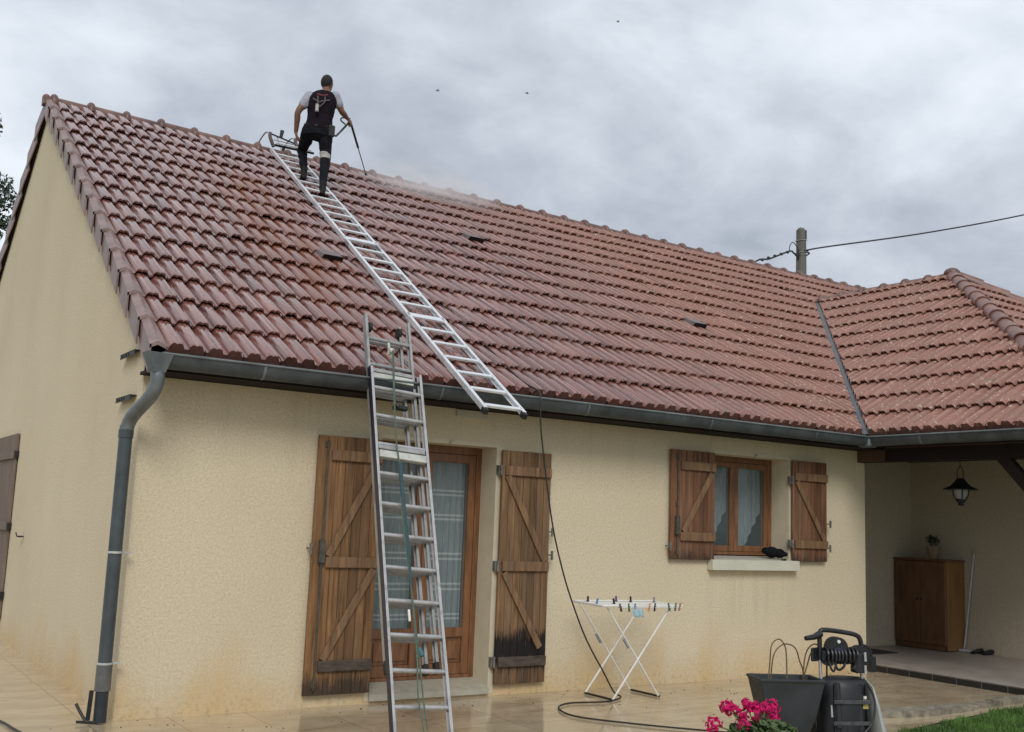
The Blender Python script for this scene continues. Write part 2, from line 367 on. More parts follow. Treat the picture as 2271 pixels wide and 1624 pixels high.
# broken kerb of stone along the lawn
kb = MB(); xs = [5.98, 6.62, 7.22, 7.70, 8.36, 8.95]
t = empty('stone_edging', (7, -2.3, 0), 'row of worn low stone slabs between the paving and the lawn', 'edging')
for i in range(5):
    x0, x1 = xs[i]+.006, xs[i+1]-.006; f = lambda x: -2.12+.0*x; b0 = -2.46+(x0-5.95)*.10+random.uniform(-.03, .03); b1 = -2.46+(x1-5.95)*.10+random.uniform(-.03, .03)
    zt = .045+random.uniform(-.015, .012)
    if i == 0: b0 = -2.26
    ring = []
    for a_, b_ in (((x0, f(x0)-.02), (x1, f(x1)-.02)), ((x1, f(x1)-.02), (x1, min(b1, -2.24))), ((x1, min(b1, -2.24)), (x0, min(b0, -2.24))), ((x0, min(b0, -2.24)), (x0, f(x0)-.02))):
        for q in range(7): u_ = q/7; ring.append((a_[0]*(1-u_)+b_[0]*u_+random.gauss(0, .009), a_[1]*(1-u_)+b_[1]*u_+random.gauss(0, .011), -.01))
    s_ = MB().prism(ring, (0, 0, zt+.01)).build('slab', CONC, t)

# ------------------------------------------------------------ house
house = empty('house', (0, 0, 0), 'single-storey cream rendered house with a brown tiled roof and wooden shutters', 'house')
DX0, DX1, DZ0, DZ1 = 2.10, 3.31, .07, 2.27
WX0, WX1, WZ0, WZ1 = 6.12, 7.33, 1.27, 2.415
TOP = 2.62; RD = .26
mb = MB()
def quad(mb, a, b, c, d): mb.add([a, b, c, d], [(0, 1, 2, 3)])
xsb = [0, DX0, DX1, WX0, WX1, XE]
def col(x0, x1, spans):
    for z0, z1 in spans: quad(mb, (x0, 0, z0), (x1, 0, z0), (x1, 0, z1), (x0, 0, z1))
col(0, DX0, [(-.05, TOP)]); col(DX0, DX1, [(-.05, DZ0), (DZ1, TOP)]); col(DX1, WX0, [(-.05, TOP)]); col(WX0, WX1, [(-.05, WZ0), (WZ1, TOP)]); col(WX1, XE, [(-.05, TOP)])
RYB = 2*RY-EY
gy = RYB-.4; zr = lambda y: (rz(y) if y <= RY else rz(2*RY-y))-.13
quad(mb, (0, gy, -.05), (0, 0, -.05), (0, 0, zr(0)), (0, gy, zr(gy))); mb.add([(0, 0, zr(0)), (0, RY, zr(RY)), (0, gy, zr(gy))], [(0, 1, 2)])
quad(mb, (XE, 0, -.05), (XE, 1.25, -.05), (XE, 1.25, 2.68), (XE, 0, 2.68))
quad(mb, (18, gy, -.05), (0, gy, -.05), (0, gy, TOP), (18, gy, TOP)); quad(mb, (18, 0, -.05), (18, gy, -.05), (18, gy, TOP), (18, 0, TOP))
mb.add([(18, 0, TOP), (18, gy, TOP), (18, RY, zr(RY))], [(0, 1, 2)])
wall = mb.build('wall', WALL, house)
# reveals in smooth render
def reveal(x0, x1, z0, z1, name, ztb):
    m = MB(); quad(m, (x0, 0, z0), (x0, RD, z0), (x0, RD, z1), (x0, 0, z1)); quad(m, (x1, 0, z0), (x1, 0, z1), (x1, RD, z1), (x1, RD, z0))
    quad(m, (x0, 0, z1), (x0, RD, z1), (x1, RD, z1), (x1, 0, z1))
    for xa, xb in ((x0-.0, x0+.0), ): pass
    return m.build(name, SMOOTHWALL, house)
reveal(DX0, DX1, DZ0, DZ1, 'reveal', 0); reveal(WX0, WX1, WZ0, WZ1, 'reveal', 0)
# smooth border strips round the openings, a few millimetres proud
for a_, b_, z0, z1 in ((DX0, DX1, .02, DZ1), (WX0, WX1, WZ0, WZ1)):
    m = MB()
    for x0, x1, za, zb in ((b_, b_+.055, z0, z1), (a_-.04, a_, z0, z1), (a_-.04, b_+.055, z1, z1+.04)): m.box((x0, -.004, za), (x1, .0, zb))
    m.build('opening_border', SMOOTHWALL, house)

# porch recess and wing
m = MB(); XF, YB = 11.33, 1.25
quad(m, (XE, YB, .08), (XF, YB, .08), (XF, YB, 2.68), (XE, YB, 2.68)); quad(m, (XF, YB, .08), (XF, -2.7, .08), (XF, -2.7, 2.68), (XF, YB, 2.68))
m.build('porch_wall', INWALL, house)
m = MB(); m.box((XF+.004, -2.7, -.05), (17.2, .0, TOP)); m.build('wing_wall', WALL, house)
pf = MB().box((XE+.012, -3.1, -.02), (XF+.02, YB+.01, .08)).build('porch_floor', PORCHF, house)
st = MB()
y = 0.0
while y > -3.1: st.box((XE-.004, y-.286, .0), (XE+.010, y, .066)); y -= .30
st.build('step_tiles', STEPT, house); MB().box((XE, -3.1, -.01), (XE+.006, 0, .076)).build('step_joint', STEPJ, house)
MB().box((XW+.06, -2.95, 2.665), (17.3, YB+.3, 2.70)).build('porch_ceiling', DARKWOOD, house)
MB().bar((8.62, .0, 2.535), (8.62, -3.0, 2.535), .13, .15, (1, 0, 0)).build('porch_beam', DARKWOOD, house)
MB().box((8.545, -.40, 2.462), (8.70, -.004, 2.612)).build('beam_end', simple('brown_beam_end', (.085, .045, .028), .7, 0, .4, 8, .3), house)
MB().bar((8.62, -1.86, 2.475), (8.62, -2.75, 1.45), .1, .12, (1, 0, 0)).build('beam_brace', DARKWOOD, house)
MB().box((8.56, -2.88, .08), (8.69, -2.74, 2.46)).build('porch_post', DARKWOOD, house)
MB().box((8.552, -3.0, 2.62), (8.61, -.41, 2.66)).build('beam_strip', simple('brown_strip', (.10, .055, .035), .6), house)
# soffit and fascia
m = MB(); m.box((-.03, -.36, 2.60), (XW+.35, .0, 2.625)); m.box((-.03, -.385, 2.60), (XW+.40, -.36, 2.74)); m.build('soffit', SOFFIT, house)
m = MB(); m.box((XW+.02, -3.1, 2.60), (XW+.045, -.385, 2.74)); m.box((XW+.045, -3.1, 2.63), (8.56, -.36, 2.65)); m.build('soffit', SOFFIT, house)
MB().box((2.84, -.03, 2.53), (3.17, -.004, 2.592)).build('cream_cover_plate', simple('cream_plate', (.5, .46, .36), .6, 0, .05), house)
# door step
m = MB(); m.prism([(DX0, -.03, .02), (DX0, -.03, .072), (DX0, RD, .13), (DX0, RD, .02)], (DX1-DX0, 0, 0)); m.build('door_step', simple('pale_step', (.40, .37, .29), .5, 0, .15, 10), house)
# window sill
m = MB(); m.prism([(6.056, -.09, 1.155), (6.056, -.09, 1.262), (6.056, 0, 1.275), (6.056, 0, 1.155)], (1.36, 0, 0)).build('window_sill', simple('pale_sill', (.60, .58, .46), .6, 0, .07, 8), house, bevel=.004)
m = MB(); quad(m, (WX0, 0, 1.275), (WX1, 0, 1.275), (WX1, RD, 1.30), (WX0, RD, 1.30)); m.build('inner_sill', simple('sill_top', (.50, .49, .43), .45, 0, .1, 8), house)
# dim rooms behind the openings
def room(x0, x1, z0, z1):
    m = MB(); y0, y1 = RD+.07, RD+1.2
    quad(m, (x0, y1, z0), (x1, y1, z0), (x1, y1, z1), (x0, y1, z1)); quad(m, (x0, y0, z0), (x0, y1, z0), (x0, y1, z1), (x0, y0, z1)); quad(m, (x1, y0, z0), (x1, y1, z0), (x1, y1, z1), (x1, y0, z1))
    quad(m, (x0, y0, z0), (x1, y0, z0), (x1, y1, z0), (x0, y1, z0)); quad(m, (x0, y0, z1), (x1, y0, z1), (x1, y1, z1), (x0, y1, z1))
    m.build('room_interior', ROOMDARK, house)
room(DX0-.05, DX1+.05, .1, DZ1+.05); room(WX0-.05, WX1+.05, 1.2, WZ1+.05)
def curtain(x0, x1, z0, z1, y, m, parent, cut=None):
    n = 60; vs = []; fs = []
    for i in range(n+1):
        u = i/n; x = x0+(x1-x0)*u; yy = y+.012*math.sin(u*(x1-x0)*95)+.006*math.sin(u*37)
        zb = z0
        if cut: zb = z0+max(0, cut(u))
        vs += [(x, yy, zb), (x, yy, z1)]
    for i in range(n): fs.append((2*i, 2*i+2, 2*i+3, 2*i+1))
    return mesh_obj('curtain', vs, fs, m, parent, True)
# glazed door
def leaf_frame(x0, x1, z0, z1, y, wS, wT, wB, mid=None):
    m = MB(); m.box((x0, y, z0), (x0+wS, y+.05, z1)); m.box((x1-wS, y, z0), (x1, y+.05, z1))
    m.box((x0+wS, y+.002, z1-wT), (x1-wS, y+.048, z1)); m.box((x0+wS, y+.002, z0), (x1-wS, y+.048, z0+wB)); return m
fr = MB(); fr.box((DX0, RD, .13), (DX0+.055, RD+.07, DZ1)); fr.box((DX1-.055, RD, .13), (DX1, RD+.07, DZ1)); fr.box((DX0+.055, RD, DZ1-.07), (DX1-.055, RD+.07, DZ1)); fr.box((DX0+.055, RD, .13), (DX1-.055, RD+.07, .16))
door = fr.build('glazed_door', FRAMEW, house, bevel=.003)
mx_ = (DX0+DX1)/2
for a, b in ((DX0+.058, mx_-.003), (mx_+.003, DX1-.058)):
    lf = leaf_frame(a, b, .163, DZ1-.073, RD+.006, .075, .08, .10); lf.box((a+.075, RD+.006, .50), (b-.075, RD+.052, .585)); 
    lf.box((a+.078, RD+.03, .263), (b-.078, RD+.045, .50)); lf.box((a+.11, RD+.018, .30), (b-.11, RD+.03, .465))
    lf.build('door_leaf', FRAMEW, door, bevel=.003)
    quad(g_ := MB(), (a+.075, RD+.03, .585), (b-.075, RD+.03, .585), (b-.075, RD+.03, DZ1-.153), (a+.075, RD+.03, DZ1-.153)); g_.build('pane', GLASS, door)
    curtain(a+.06, b-.06, .52, DZ1-.12, RD+.10, LACE_D, door)
MB().box((mx_-.012, RD-.035, 1.08), (mx_+.008, RD, 1.13)).tube([(mx_, RD-.035, 1.1), (mx_-.11, RD-.04, 1.1)], .008, 8).build('handle', METAL_G, door)
fr = MB(); fz = 1.31
fr.box((WX0, RD, fz), (WX0+.05, RD+.07, WZ1)); fr.box((WX1-.05, RD, fz), (WX1, RD+.07, WZ1)); fr.box((WX0+.05, RD, WZ1-.06), (WX1-.05, RD+.07, WZ1)); fr.box((WX0+.05, RD, fz), (WX1-.05, RD+.07, fz+.035))
win = fr.build('window', FRAMEW, house, bevel=.003); mx_ = (WX0+WX1)/2
for k, (a, b) in enumerate(((WX0+.053, mx_-.002), (mx_+.002, WX1-.053))):
    leaf_frame(a, b, fz+.038, WZ1-.063, RD+.006, .065, .06, .065).build('casement', FRAMEW, win, bevel=.003)
    quad(g_ := MB(), (a+.065, RD+.03, fz+.10), (b-.065, RD+.03, fz+.10), (b-.065, RD+.03, WZ1-.12), (a+.065, RD+.03, WZ1-.12)); g_.build('pane', GLASS, win)
    curtain(a+.05, b-.05, fz+.08, WZ1-.08, RD+.10, LACE_W, win, lambda u: (u-.45)*.75)
for x, z in ((2.80, DZ1+.01), (6.78, WZ1+.004)): MB().ball((x, -.02, z), .018, 8, 6).build('shutter_catch', simple('pale_catch', (.55, .5, .4), .6), house)

# shutters --------------------------------------------------
def shutter(x0, x1, z0, z1, rails, diags, mw, mr, hinge, bar, mbot=None, nplank=7):
    y1 = -.03; y0 = -.058; m = MB(); w_ = (x1-x0)/nplank
    for i in range(nplank):
        j = random.uniform(-.004, .004) if i % 2 else 0
        m.box((x0+i*w_+.0022, y0+random.uniform(0, .003), z0), (x0+(i+1)*w_-.0022, y1, z1))
    m.box((x0+.004, y0+.010, z0+.003), (x1-.004, y1-.004, z1-.003))
    s = m.build('shutter', mw, house, bevel=.002)
    for k, (zc, xa, xb) in enumerate(rails):
        MB().box((xa, y0-.026, zc-.045), (xb, y0-.001, zc+.045)).build('batten', (mbot if (mbot and k == len(rails)-1) else mr), s, bevel=.004)
    for p, q in diags:
        MB().bar((p[0], y0-.0125, p[1]), (q[0], y0-.0125, q[1]), .064, .0215, (q[1]-p[1], 0, -(q[0]-p[0]))).build('brace', mr, s, bevel=.003)
    for zc in hinge[1]:
        xx = hinge[0]; MB().box((xx-.035, -.05, zc-.045), (xx+.012, -.002, zc+.045)).tube([(xx-.012, -.062, zc-.05), (xx-.012, -.062, zc+.05)], .011, 8).build('hinge', METAL_G, s, bevel=.002)
    if bar:
        xb = x0+.085; b = MB().tube([(xb, y0-.014, z0+.04), (xb, y0-.014, z1-.04)], .009, 8)
        for zc in (z0+.08, (z0+z1)/2, z1-.08): b.box((xb-.02, y0-.012, zc-.02), (xb+.02, y0-.0005, zc+.02))
        zc = bar; b.box((xb-.03, y0-.035, zc-.10), (xb+.02, y0-.002, zc+.09)); b.build('locking_bar', simple('tarnished_bar', (.085, .08, .065), .6, .3, .4, 20), s, bevel=.002)
    return s
s = shutter(1.476, 2.082, .10, 2.25, [(2.085, 1.60, 2.078), (1.185, 1.60, 2.078), (.335, 1.585, 2.078)],
            [((1.62, 1.235), (2.04, 2.03)), ((1.62, .385), (2.05, 1.13))], W_DOORL, RAILW, (1.476, []), 1.28, RAILB)
s['label'] = 'tall left door shutter with a grey locking bar and blackened foot'
s = shutter(3.345, 3.913, .10, 2.25, [(2.06, 3.375, 3.905), (1.17, 3.375, 3.905), (.30, 3.37, 3.905)],
            [((3.40, 2.01), (3.86, 1.22)), ((3.40, 1.11), (3.83, .42))], W_DOORR, RAILW, (3.345, [2.06, 1.17, .30]), None, RAILB)
s['label'] = 'tall right door shutter with a black mildew band near its foot'
s = shutter(5.472, 6.107, 1.262, 2.411, [(2.245, 5.60, 6.10), (1.50, 5.60, 6.10)], [((5.64, 1.55), (6.05, 2.18))], W_WIN, RAILW, (5.472, []), 1.62, None, 6)
s = shutter(7.343, 7.922, 1.262, 2.411, [(2.225, 7.36, 7.915), (1.455, 7.36, 7.915)], [((7.39, 2.17), (7.86, 1.51))], W_WIN, RAILW, (7.343, [2.18, 1.46]), None, None, 6)
for x, z in ((1.455, 1.30), (3.935, 1.28), (5.455, 1.40), (7.945, 1.42), (7.95, 1.70), (3.93, 1.5)):
    MB().tube([(x, 0, z), (x, -.085, z)], .006, 6).box((x-.012, -.095, z-.045), (x+.006, -.078, z+.04)).build('shutter_holder', METAL_G, house)
# gable door shutters at the left edge of the view
m = MB()
for i in range(4): m.box((-.035, 5.40+i*.29, .22), (-.008, 5.684+i*.29, 2.40))
gs = m.build('shutter', W_GAB, house, bevel=.003); m = MB()
for i in range(4): m.box((-.035, 6.61+i*.29, .22), (-.008, 6.894+i*.29, 2.40))
gs2 = m.build('shutter', W_GAB, house, bevel=.003); gs['label'] = 'weathered grey board shutter on the gable wall'
for z in (.5, 1.3, 2.15): MB().box((-.06, 5.42, z-.05), (-.036, 6.54, z+.05)).build('batten', W_GAB, gs, bevel=.003)
for z in (.5, 1.3, 2.15): MB().box((-.05, 5.36, z-.04), (-.0, 5.40, z+.04)).build('hinge', METAL_D, gs)
MB().tube([(0, 4.5, 1.21), (-.07, 4.5, 1.21), (-.08, 4.52, 1.25)], .008, 6).box((-.05, 4.44, 1.20), (-.035, 4.58, 1.215)).build('shutter_holder', METAL_D, house)
for y0, y1, z in ((.15, .60, 2.80), (.16, .62, 2.44)):
    m = MB(); m.box((-.05, y0, z-.02), (-.044, y1, z+.02)); m.box((-.05, y0, z+.014), (-.0, y1, z+.02))
    for k in range(4): m.box((-.056, y1-.06-k*.07, z-.012), (-.05, y1-.035-k*.07, z+.008))
    m.build('wall_bracket', METAL_D, house)

# ------------------------------------------------------------ roof tiles
PER = .152; TW = .304
PROF = [(0, 0), (.020, -.001), (.031, .029), (.040, .040), (.062, .045), (.076, .036), (.092, .045), (.116, .040), (.126, .028), (.140, .0), (.150, .001)]
def tile_plane(name, org, ax, us, nrm, ncol, nrow, exposure, clips, jit=1., x_off=0.):
    """ax along the eave, us up the slope. One mesh, every tile its own island"""
    org, ax, us, nrm = V(org), V(ax).normalized(), V(us).normalized(), V(nrm).normalized()
    cx = [(a+k*PER, h) for k in range(2) for a, h in PROF]; n = len(cx)
    vs = []; fs = []
    rs = random.Random(3)
    for j in range(nrow):
        for i in range(ncol):
            o = org+ax*(i*TW+x_off)+us*(j*exposure); jl = rs.gauss(0, .0034)*jit; ju = rs.gauss(0, .0055)*jit
            ctr = o+ax*(TW/2)+us*(exposure/2)
            if any((ctr-V(p)).dot(V(q)) > .45 for p, q in clips): continue
            k = len(vs)
            # rows of verts: lip bottom, lip top, mid, top end
            for (dist, lift) in ((.012, .0), (.0, .042), (.02, .050), (exposure+.05, .0)):
                for a, h in cx:
                    x = a*(TW-.004)/TW; hh = h+lift+jl
                    if lift == .0 and dist < .1: hh = (h+.019 if j else -.01)+jl
                    vs.append(o+ax*x+us*(dist+ju)+nrm*hh)
            for r in range(3):
                for c in range(n-1): fs.append((k+r*n+c, k+r*n+c+1, k+(r+1)*n+c+1, k+(r+1)*n+c))
    o = mesh_obj(name, vs, fs, TILE, house)
    bm = bmesh.new(); bm.from_mesh(o.data)
    for p, q in clips:
        bmesh.ops.bisect_plane(bm, geom=bm.verts[:]+bm.edges[:]+bm.faces[:], plane_co=V(p), plane_no=V(q), clear_outer=True)
    # tiles wound so that normals face out of the roof
    if bm.faces:
        bm.faces.ensure_lookup_table(); s_ = sum(f.normal.dot(nrm) for f in list(bm.faces)[:400])
        if s_ < 0: bmesh.ops.reverse_faces(bm, faces=bm.faces)
    bm.to_mesh(o.data); bm.free()
    o.data.polygons.foreach_set('use_smooth', [True]*len(o.data.polygons)); o.data.set_sharp_from_angle(angle=math.radians(34))
    return o
EXP = 7.4285/15; usM = V((0, 1, K)).normalized(); nM = V((0, -K, 1)).normalized()
cl = V((1, -1, 0)).normalized()   # outward: right of the valley
vline = V((XW-.06, EY, 0))
rows_low = 10
A = tile_plane('roof', (.04, EY, EZ-.02), (1, 0, 0), usM, nM, 60, 15, EXP, [((XW-.055, EY, 0), cl)])
# upper courses behind the wing ridge, right of the valley head
xu = .04+42*TW
B = tile_plane('roof_upper', (.04+27*TW, EY, EZ-.02), (1, 0, 0), usM, nM, 33, 15, EXP, [((0, YT-.1, 0), V((0, -1, 0))), ((XW-.055, EY, 0), -cl)])
bm = bmesh.new(); bm.from_mesh(A.data); bm.from_mesh(B.data); bm.to_mesh(A.data); bm.free(); bpy.data.objects.remove(B); roof = A
roof['label'] = 'main brown pantile roof slope facing the patio'
# decking under the tiles
m = MB(); quad(m, (-.03, EY+.02, EZ-.06), (XW, EY+.02, EZ-.06), (XR+.3, YT+.2, rz(YT+.2)-.06), (-.03, YT+.2, rz(YT+.2)-.06)); quad(m, (-.03, YT+.2, rz(YT+.2)-.06), (18.3, YT+.2, rz(YT+.2)-.06), (18.3, RY, RZ-.06), (-.03, RY, RZ-.06))
quad(m, (-.03, RYB, EZ-.06), (18.3, RYB, EZ-.06), (18.3, RY, RZ-.06), (-.03, RY, RZ-.06)); m.build('roof_deck', SOFFIT, house)
tile_plane('rear_roof', (18.2, RYB, EZ-.02), (-1, 0, 0), V((0, -1, K)), V((0, K, 1)), 60, 15, EXP, [])
# wing planes
usL = V((1, 0, K)).normalized(); nL = V((-K, 0, 1)).normalized()
nrW = 12
wl = tile_plane('wing_roof', (XW, YT+.7, EZ-.02), (0, -1, 0), usL, nL, 26, nrW, EXP,
                [((XW+.055, EY, 0), -cl), ((XR, HY, 0), V((1, -1, 0)).normalized()), ((XR, 0, 0), V((1, 0, 0)))])
YF = HY-(XR-XW)
tile_plane('wing_front_roof', (XW, YF, EZ-.02), (1, 0, 0), V((0, 1, K)), nM, 32, nrW, EXP, [((XR, HY, 0), V((-1, 1, 0)).normalized()), ((XR, HY, 0), V((1, 1, 0)).normalized())])
XRR = 2*XR-XW
tile_plane('wing_far_roof', (XRR, YF, EZ-.02), (0, 1, 0), V((-1, 0, K)), V((K, 0, 1)), 26, nrW, EXP, [((XR, HY, 0), V((-1, -1, 0)).normalized()), ((XR, YT, 0), V((-1, 0, 0))), ((XRR, EY, 0), V((1, 1, 0)).normalized())])
m = MB(); m.add([(XW+.02, EY, EZ-.05), (XR, YT, WT-.05), (XR, HY, WT-.05), (XW+.02, YF, EZ-.05)], [(0, 1, 2, 3)])
m.add([(XW+.02, YF, EZ-.05), (XR, HY, WT-.05), (XRR, YF, EZ-.05)], [(0, 1, 2)]); m.add([(XRR, YF, EZ-.05), (XR, HY, WT-.05), (XR, YT, WT-.05), (XRR, EY, EZ-.05)], [(0, 1, 2, 3)])
m.build('wing_deck', SOFFIT, house)
# valley metal
p0, p1 = V((XW-.02, EY-.02, EZ+.012)), V((XR-.05, YT-.05, WT+.012)); sw = V((1, -1, 0)).normalized()
m = MB(); c_ = V((0, 0, -.018)); m.add([p0-sw*.10, p0+c_, p0+sw*.10, p1-sw*.10, p1+c_, p1+sw*.10], [(0, 1, 4, 3), (1, 2, 5, 4)])
m.build('valley', LEAD, house)
# ridge, wing ridge and hips
def caps(name, a, b, n, r0, r1, collar, sidev, label=None):
    a, b = V(a), V(b); d = (b-a)/n; dn = d.normalized(); sv = V(sidev).normalized(); uv = dn.cross(sv).normalized()
    if uv.z < 0: uv = -uv
    m = MB()
    for i in range(n):
        p = a+d*i+V((0, 0, random.gauss(0, .004))); prof = []
        L_ = d.length
        segs = [(-.01, r0*1.02), (L_*.98, r1), (L_*1.04, r1)] if not collar else [(-.034, r0*1.02), (-.03, r0*1.22), (-.012, r0*1.42), (.015, r0*1.46), (.040, r0*1.34), (.058, r0*1.0), (L_, r1)]
        N = 11; vs = []
        for s_, r_ in segs:
            for k in range(N):
                t = math.pi*(k/(N-1))*1.12-.06*math.pi; vs.append(p+dn*s_+sv*(math.cos(t)*r_*1.12)+uv*(math.sin(t)*r_-.02))
        # thickness edge at the exposed end
        m.add(vs, [(q*N+k, q*N+k+1, (q+1)*N+k+1, (q+1)*N+k) for q in range(len(segs)-1) for k in range(N-1)])
        vs2 = vs[:N]+[p+dn*(segs[0][0]+.002)+sv*(math.cos(math.pi*(k/(N-1))*1.12-.06*math.pi)*r0*.9)+uv*(math.sin(math.pi*(k/(N-1))*1.12-.06*math.pi)*r0*.82-.02) for k in range(N)]
        m.add(vs2, [(k, k+1, N+k+1, N+k) for k in range(N-1)])
        m.tube([p+uv*(r0+.0)+dn*.005, p+uv*(r0+.018)+dn*.005], .012, 6) if collar else None
    return m.build(name, RIDGE if collar else simple('hip_tile_clay', (.23, .115, .088), .45, 0, .45, 5, .25), house, smooth=True)
caps('ridge', (.03, RY, RZ-.01), (.03+.4565*39, RY, RZ-.01), 39, .088, .082, True, (0, 1, 0))
m = MB().ball((-.05, RY, RZ+.025), (.05, .07, .05), 12, 8).box((-.09, RY-.07, RZ-.07), (.06, RY+.07, RZ+.03)).build('ridge_end', RIDGE, house, smooth=True)
nw = 7
caps('wing_ridge', (XR, YT+.25, WT+.0), (XR, HY, WT+.0), nw, .088, .082, True, (1, 0, 0))
caps('hip', (XW+.05, YF+.05, EZ+.06), (XR-.03, HY-.03, WT+.03), 17, .102, .082, False, (1, -1, 0))
caps('hip', (XRR-.05, YF+.05, EZ+.06), (XR+.03, HY-.03, WT+.03), 17, .102, .082, False, (1, 1, 0))
MB().ball((XR, HY, WT+.05), (.13, .13, .09), 12, 8).build('hip_cap', RIDGE, house, smooth=True)
# verge tiles: thin side flanges, flared at the foot of every course
def verge(sgn):
    m = MB()
    for j in range(15):
        for (ya, yb) in ((EY+j*EXP*usM.y-.01, EY+(j+1)*EXP*usM.y+.015),):
            za, zb = rz(ya)+.038, rz(yb)+.016; xa, xb = -.082, -.052; dp = .215; th = .014
            if sgn < 0: ya, yb = 2*RY-ya, 2*RY-yb
            for_top = [(xa, ya, za), (xa, ya, za-dp), (xb, yb, zb-dp), (xb, yb, zb)]
            m.prism(for_top, (th, 0, 0))
            # rounded top shoulder joining the first roll
            m.add([(xa, ya, za), (xb, yb, zb), (xb+.055, yb, zb+.028), (xa+.06, ya, za+.030), (xb+.10, yb, zb-.0), (xa+.14, ya, za-.002)], [(0, 1, 2, 3), (3, 2, 4, 5)])
            m.add([(xa, ya, za), (xa+.06, ya, za+.03), (xa+.14, ya, za-.002), (xa+.14, ya, za-.03), (xa+.06, ya, za-.0), (xa, ya, za-.03)], [(0, 1, 4, 5), (1, 2, 3, 4)])
    return m.build('verge_tiles', VERGE, house)
verge(1); verge(-1)
m = MB()
for ya, yb in ((EY+.05, RY), (RYB-.05, RY)):
    za, zb = EZ, RZ; m.prism([(-.028, ya, za-.16), (-.028, yb, zb-.16), (-.028, yb, zb-.03), (-.028, ya, za-.03)], (.026, 0, 0))
m.build('barge_board', SOFFIT, house)
# vent tiles
for i, (x, y) in enumerate(((2.33, 1.93), (5.13, 3.60), (7.70, 1.93))):
    c = V((x, y, rz(y)-.0)); a, u, n_ = V((1, 0, 0)), usM, nM; wd = .13; 
    P = lambda s, t_, h: c+a*s+u*t_+n_*h
    m = MB(); m.add([P(-wd, 0, .03), P(wd, 0, .03), P(wd, .34, .03), P(-wd, .34, .03), P(-wd*.85, -.03, .115), P(wd*.85, -.03, .115), P(wd*.8, .30, .06), P(-wd*.8, .30, .06)], [(4, 5, 6, 7), (0, 4, 7, 3), (1, 2, 6, 5), (2, 3, 7, 6)])
    v_ = m.build('roof_vent', simple('grey_vent_clay', (.16, .125, .12), .5), roof)
    MB().add([P(-wd*.9, .01, .035), P(wd*.9, .01, .035), P(wd*.82, .0, .105), P(-wd*.82, .0, .105)], [(0, 1, 2, 3)]).build('opening', BLACKP, v_)

# gutters ---------------------------------------------------
def gutter(a, b, outv, name='gutter'):
    a, b, o_ = V(a), V(b), V(outv); N = 10; m = MB(); n_seg = max(1, int((b-a).length/2)); vs = []
    for p in (a, b):
        for k in range(N+1):
            t = math.pi*k/N; vs.append(p+o_*(-math.cos(t)*.075+.075)+V((0, 0, -math.sin(t)*.105)))
    m.add(vs, [(k, k+1, N+1+k+1, N+1+k) for k in range(N)]); m.add(vs, [(k+1, k, N+1+k, N+1+k+1) for k in range(N)])
    m.tube([a+o_*.152+V((0, 0, .002)), b+o_*.152+V((0, 0, .002))], .010, 8)
    m.add([a+o_*.15, a]+[a+o_*(-math.cos(math.pi*k/N)*.075+.075)+V((0, 0, -math.sin(math.pi*k/N)*.105)) for k in range(N, -1, -1)], [tuple(range(2, N+3))])
    g_ = m.build(name, ZINC, house, smooth=True)
    L_ = (b-a).length; i = .8
    while i < L_:
        p = a+(b-a).normalized()*i; c = MB(); vs = []
        for q in (-.012, .012):
            for k in range(N+1):
                t = math.pi*k/N; vs.append(p+(b-a).normalized()*q+o_*(-math.cos(t)*.0785+.075)+V((0, 0, -math.sin(t)*.1085)))
        c.add(vs, [(k, k+1, N+1+k+1, N+1+k) for k in range(N)]); c.build('gutter_clip', ZINC, g_, smooth=True); i += 1.6
    return g_
gutter((-.02, -.395, 2.712), (XW+.02, -.395, 2.712), (0, -1, 0))
gutter((XW+.04, -.41, 2.712), (XW+.04, -3.3, 2.712), (-1, 0, 0))
MB().box((XW-.13, -.56, 2.60), (XW+.04, -.39, 2.705)).build('gutter_corner', ZINC, house, bevel=.02)
m = MB().loft([(V((-.02, -.475, 2.722)), V((.105, 0, 0)), V((0, .08, 0))), (V((-.02, -.475, 2.66)), V((.10, 0, 0)), V((0, .078, 0))), (V((-.02, -.475, 2.565)), V((.06, 0, 0)), V((0, .055, 0)))], 4)
MB().add([V((-.13, -.555, 2.72)), V((.07, -.555, 2.715)), V((.02, -.535, 2.57)), V((-.07, -.535, 2.57)), V((-.13, -.395, 2.72)), V((.07, -.395, 2.715)), V((.02, -.43, 2.57)), V((-.07, -.43, 2.57))],
         [(0, 1, 2, 3), (4, 7, 6, 5), (0, 3, 7, 4), (1, 5, 6, 2), (3, 2, 6, 7)]).build('gutter_outlet', ZINC, house, bevel=.004)
PX, PY = -.115, -.085
dp = MB().tube(spline([(-.025, -.485, 2.575), (-.025, -.485, 2.50), (-.045, -.42, 2.40), (PX+.02, PY-.06, 2.26), (PX, PY, 2.16)], 5), .052, 16).build('downpipe', ZINC, house, smooth=True)
MB().tube([(PX, PY, 2.19), (PX, PY, .40)], .0505, 18).build('pipe_shaft', ZDARK, dp, smooth=True)
MB().tube([(PX, PY, .42), (PX, PY, .235)], .057, 18).build('pipe_collar', simple('mid_grey_pipe', (.11, .11, .105), .5), dp, smooth=True)
MB().tube([(PX, PY, .24), (PX, PY, .01)], .047, 18).build('pipe_foot', simple('blue_black_pipe', (.022, .028, .034), .4), dp, smooth=True)
MB().tube([(PX, PY, 2.10), (PX, PY, 2.16)], .056, 18).build('pipe_collar', ZDARK, dp, smooth=True)
for z in (1.24, .43, 2.32): MB().tube([(PX, PY, z-.008), (PX, PY, z+.008)], .057, 18).box((PX, PY-.01, z-.008), (.0, PY+.012, z+.008)).build('pipe_clamp', simple('bright_clamp', (.5, .5, .47), .4, .3), dp) if z < 2 else None
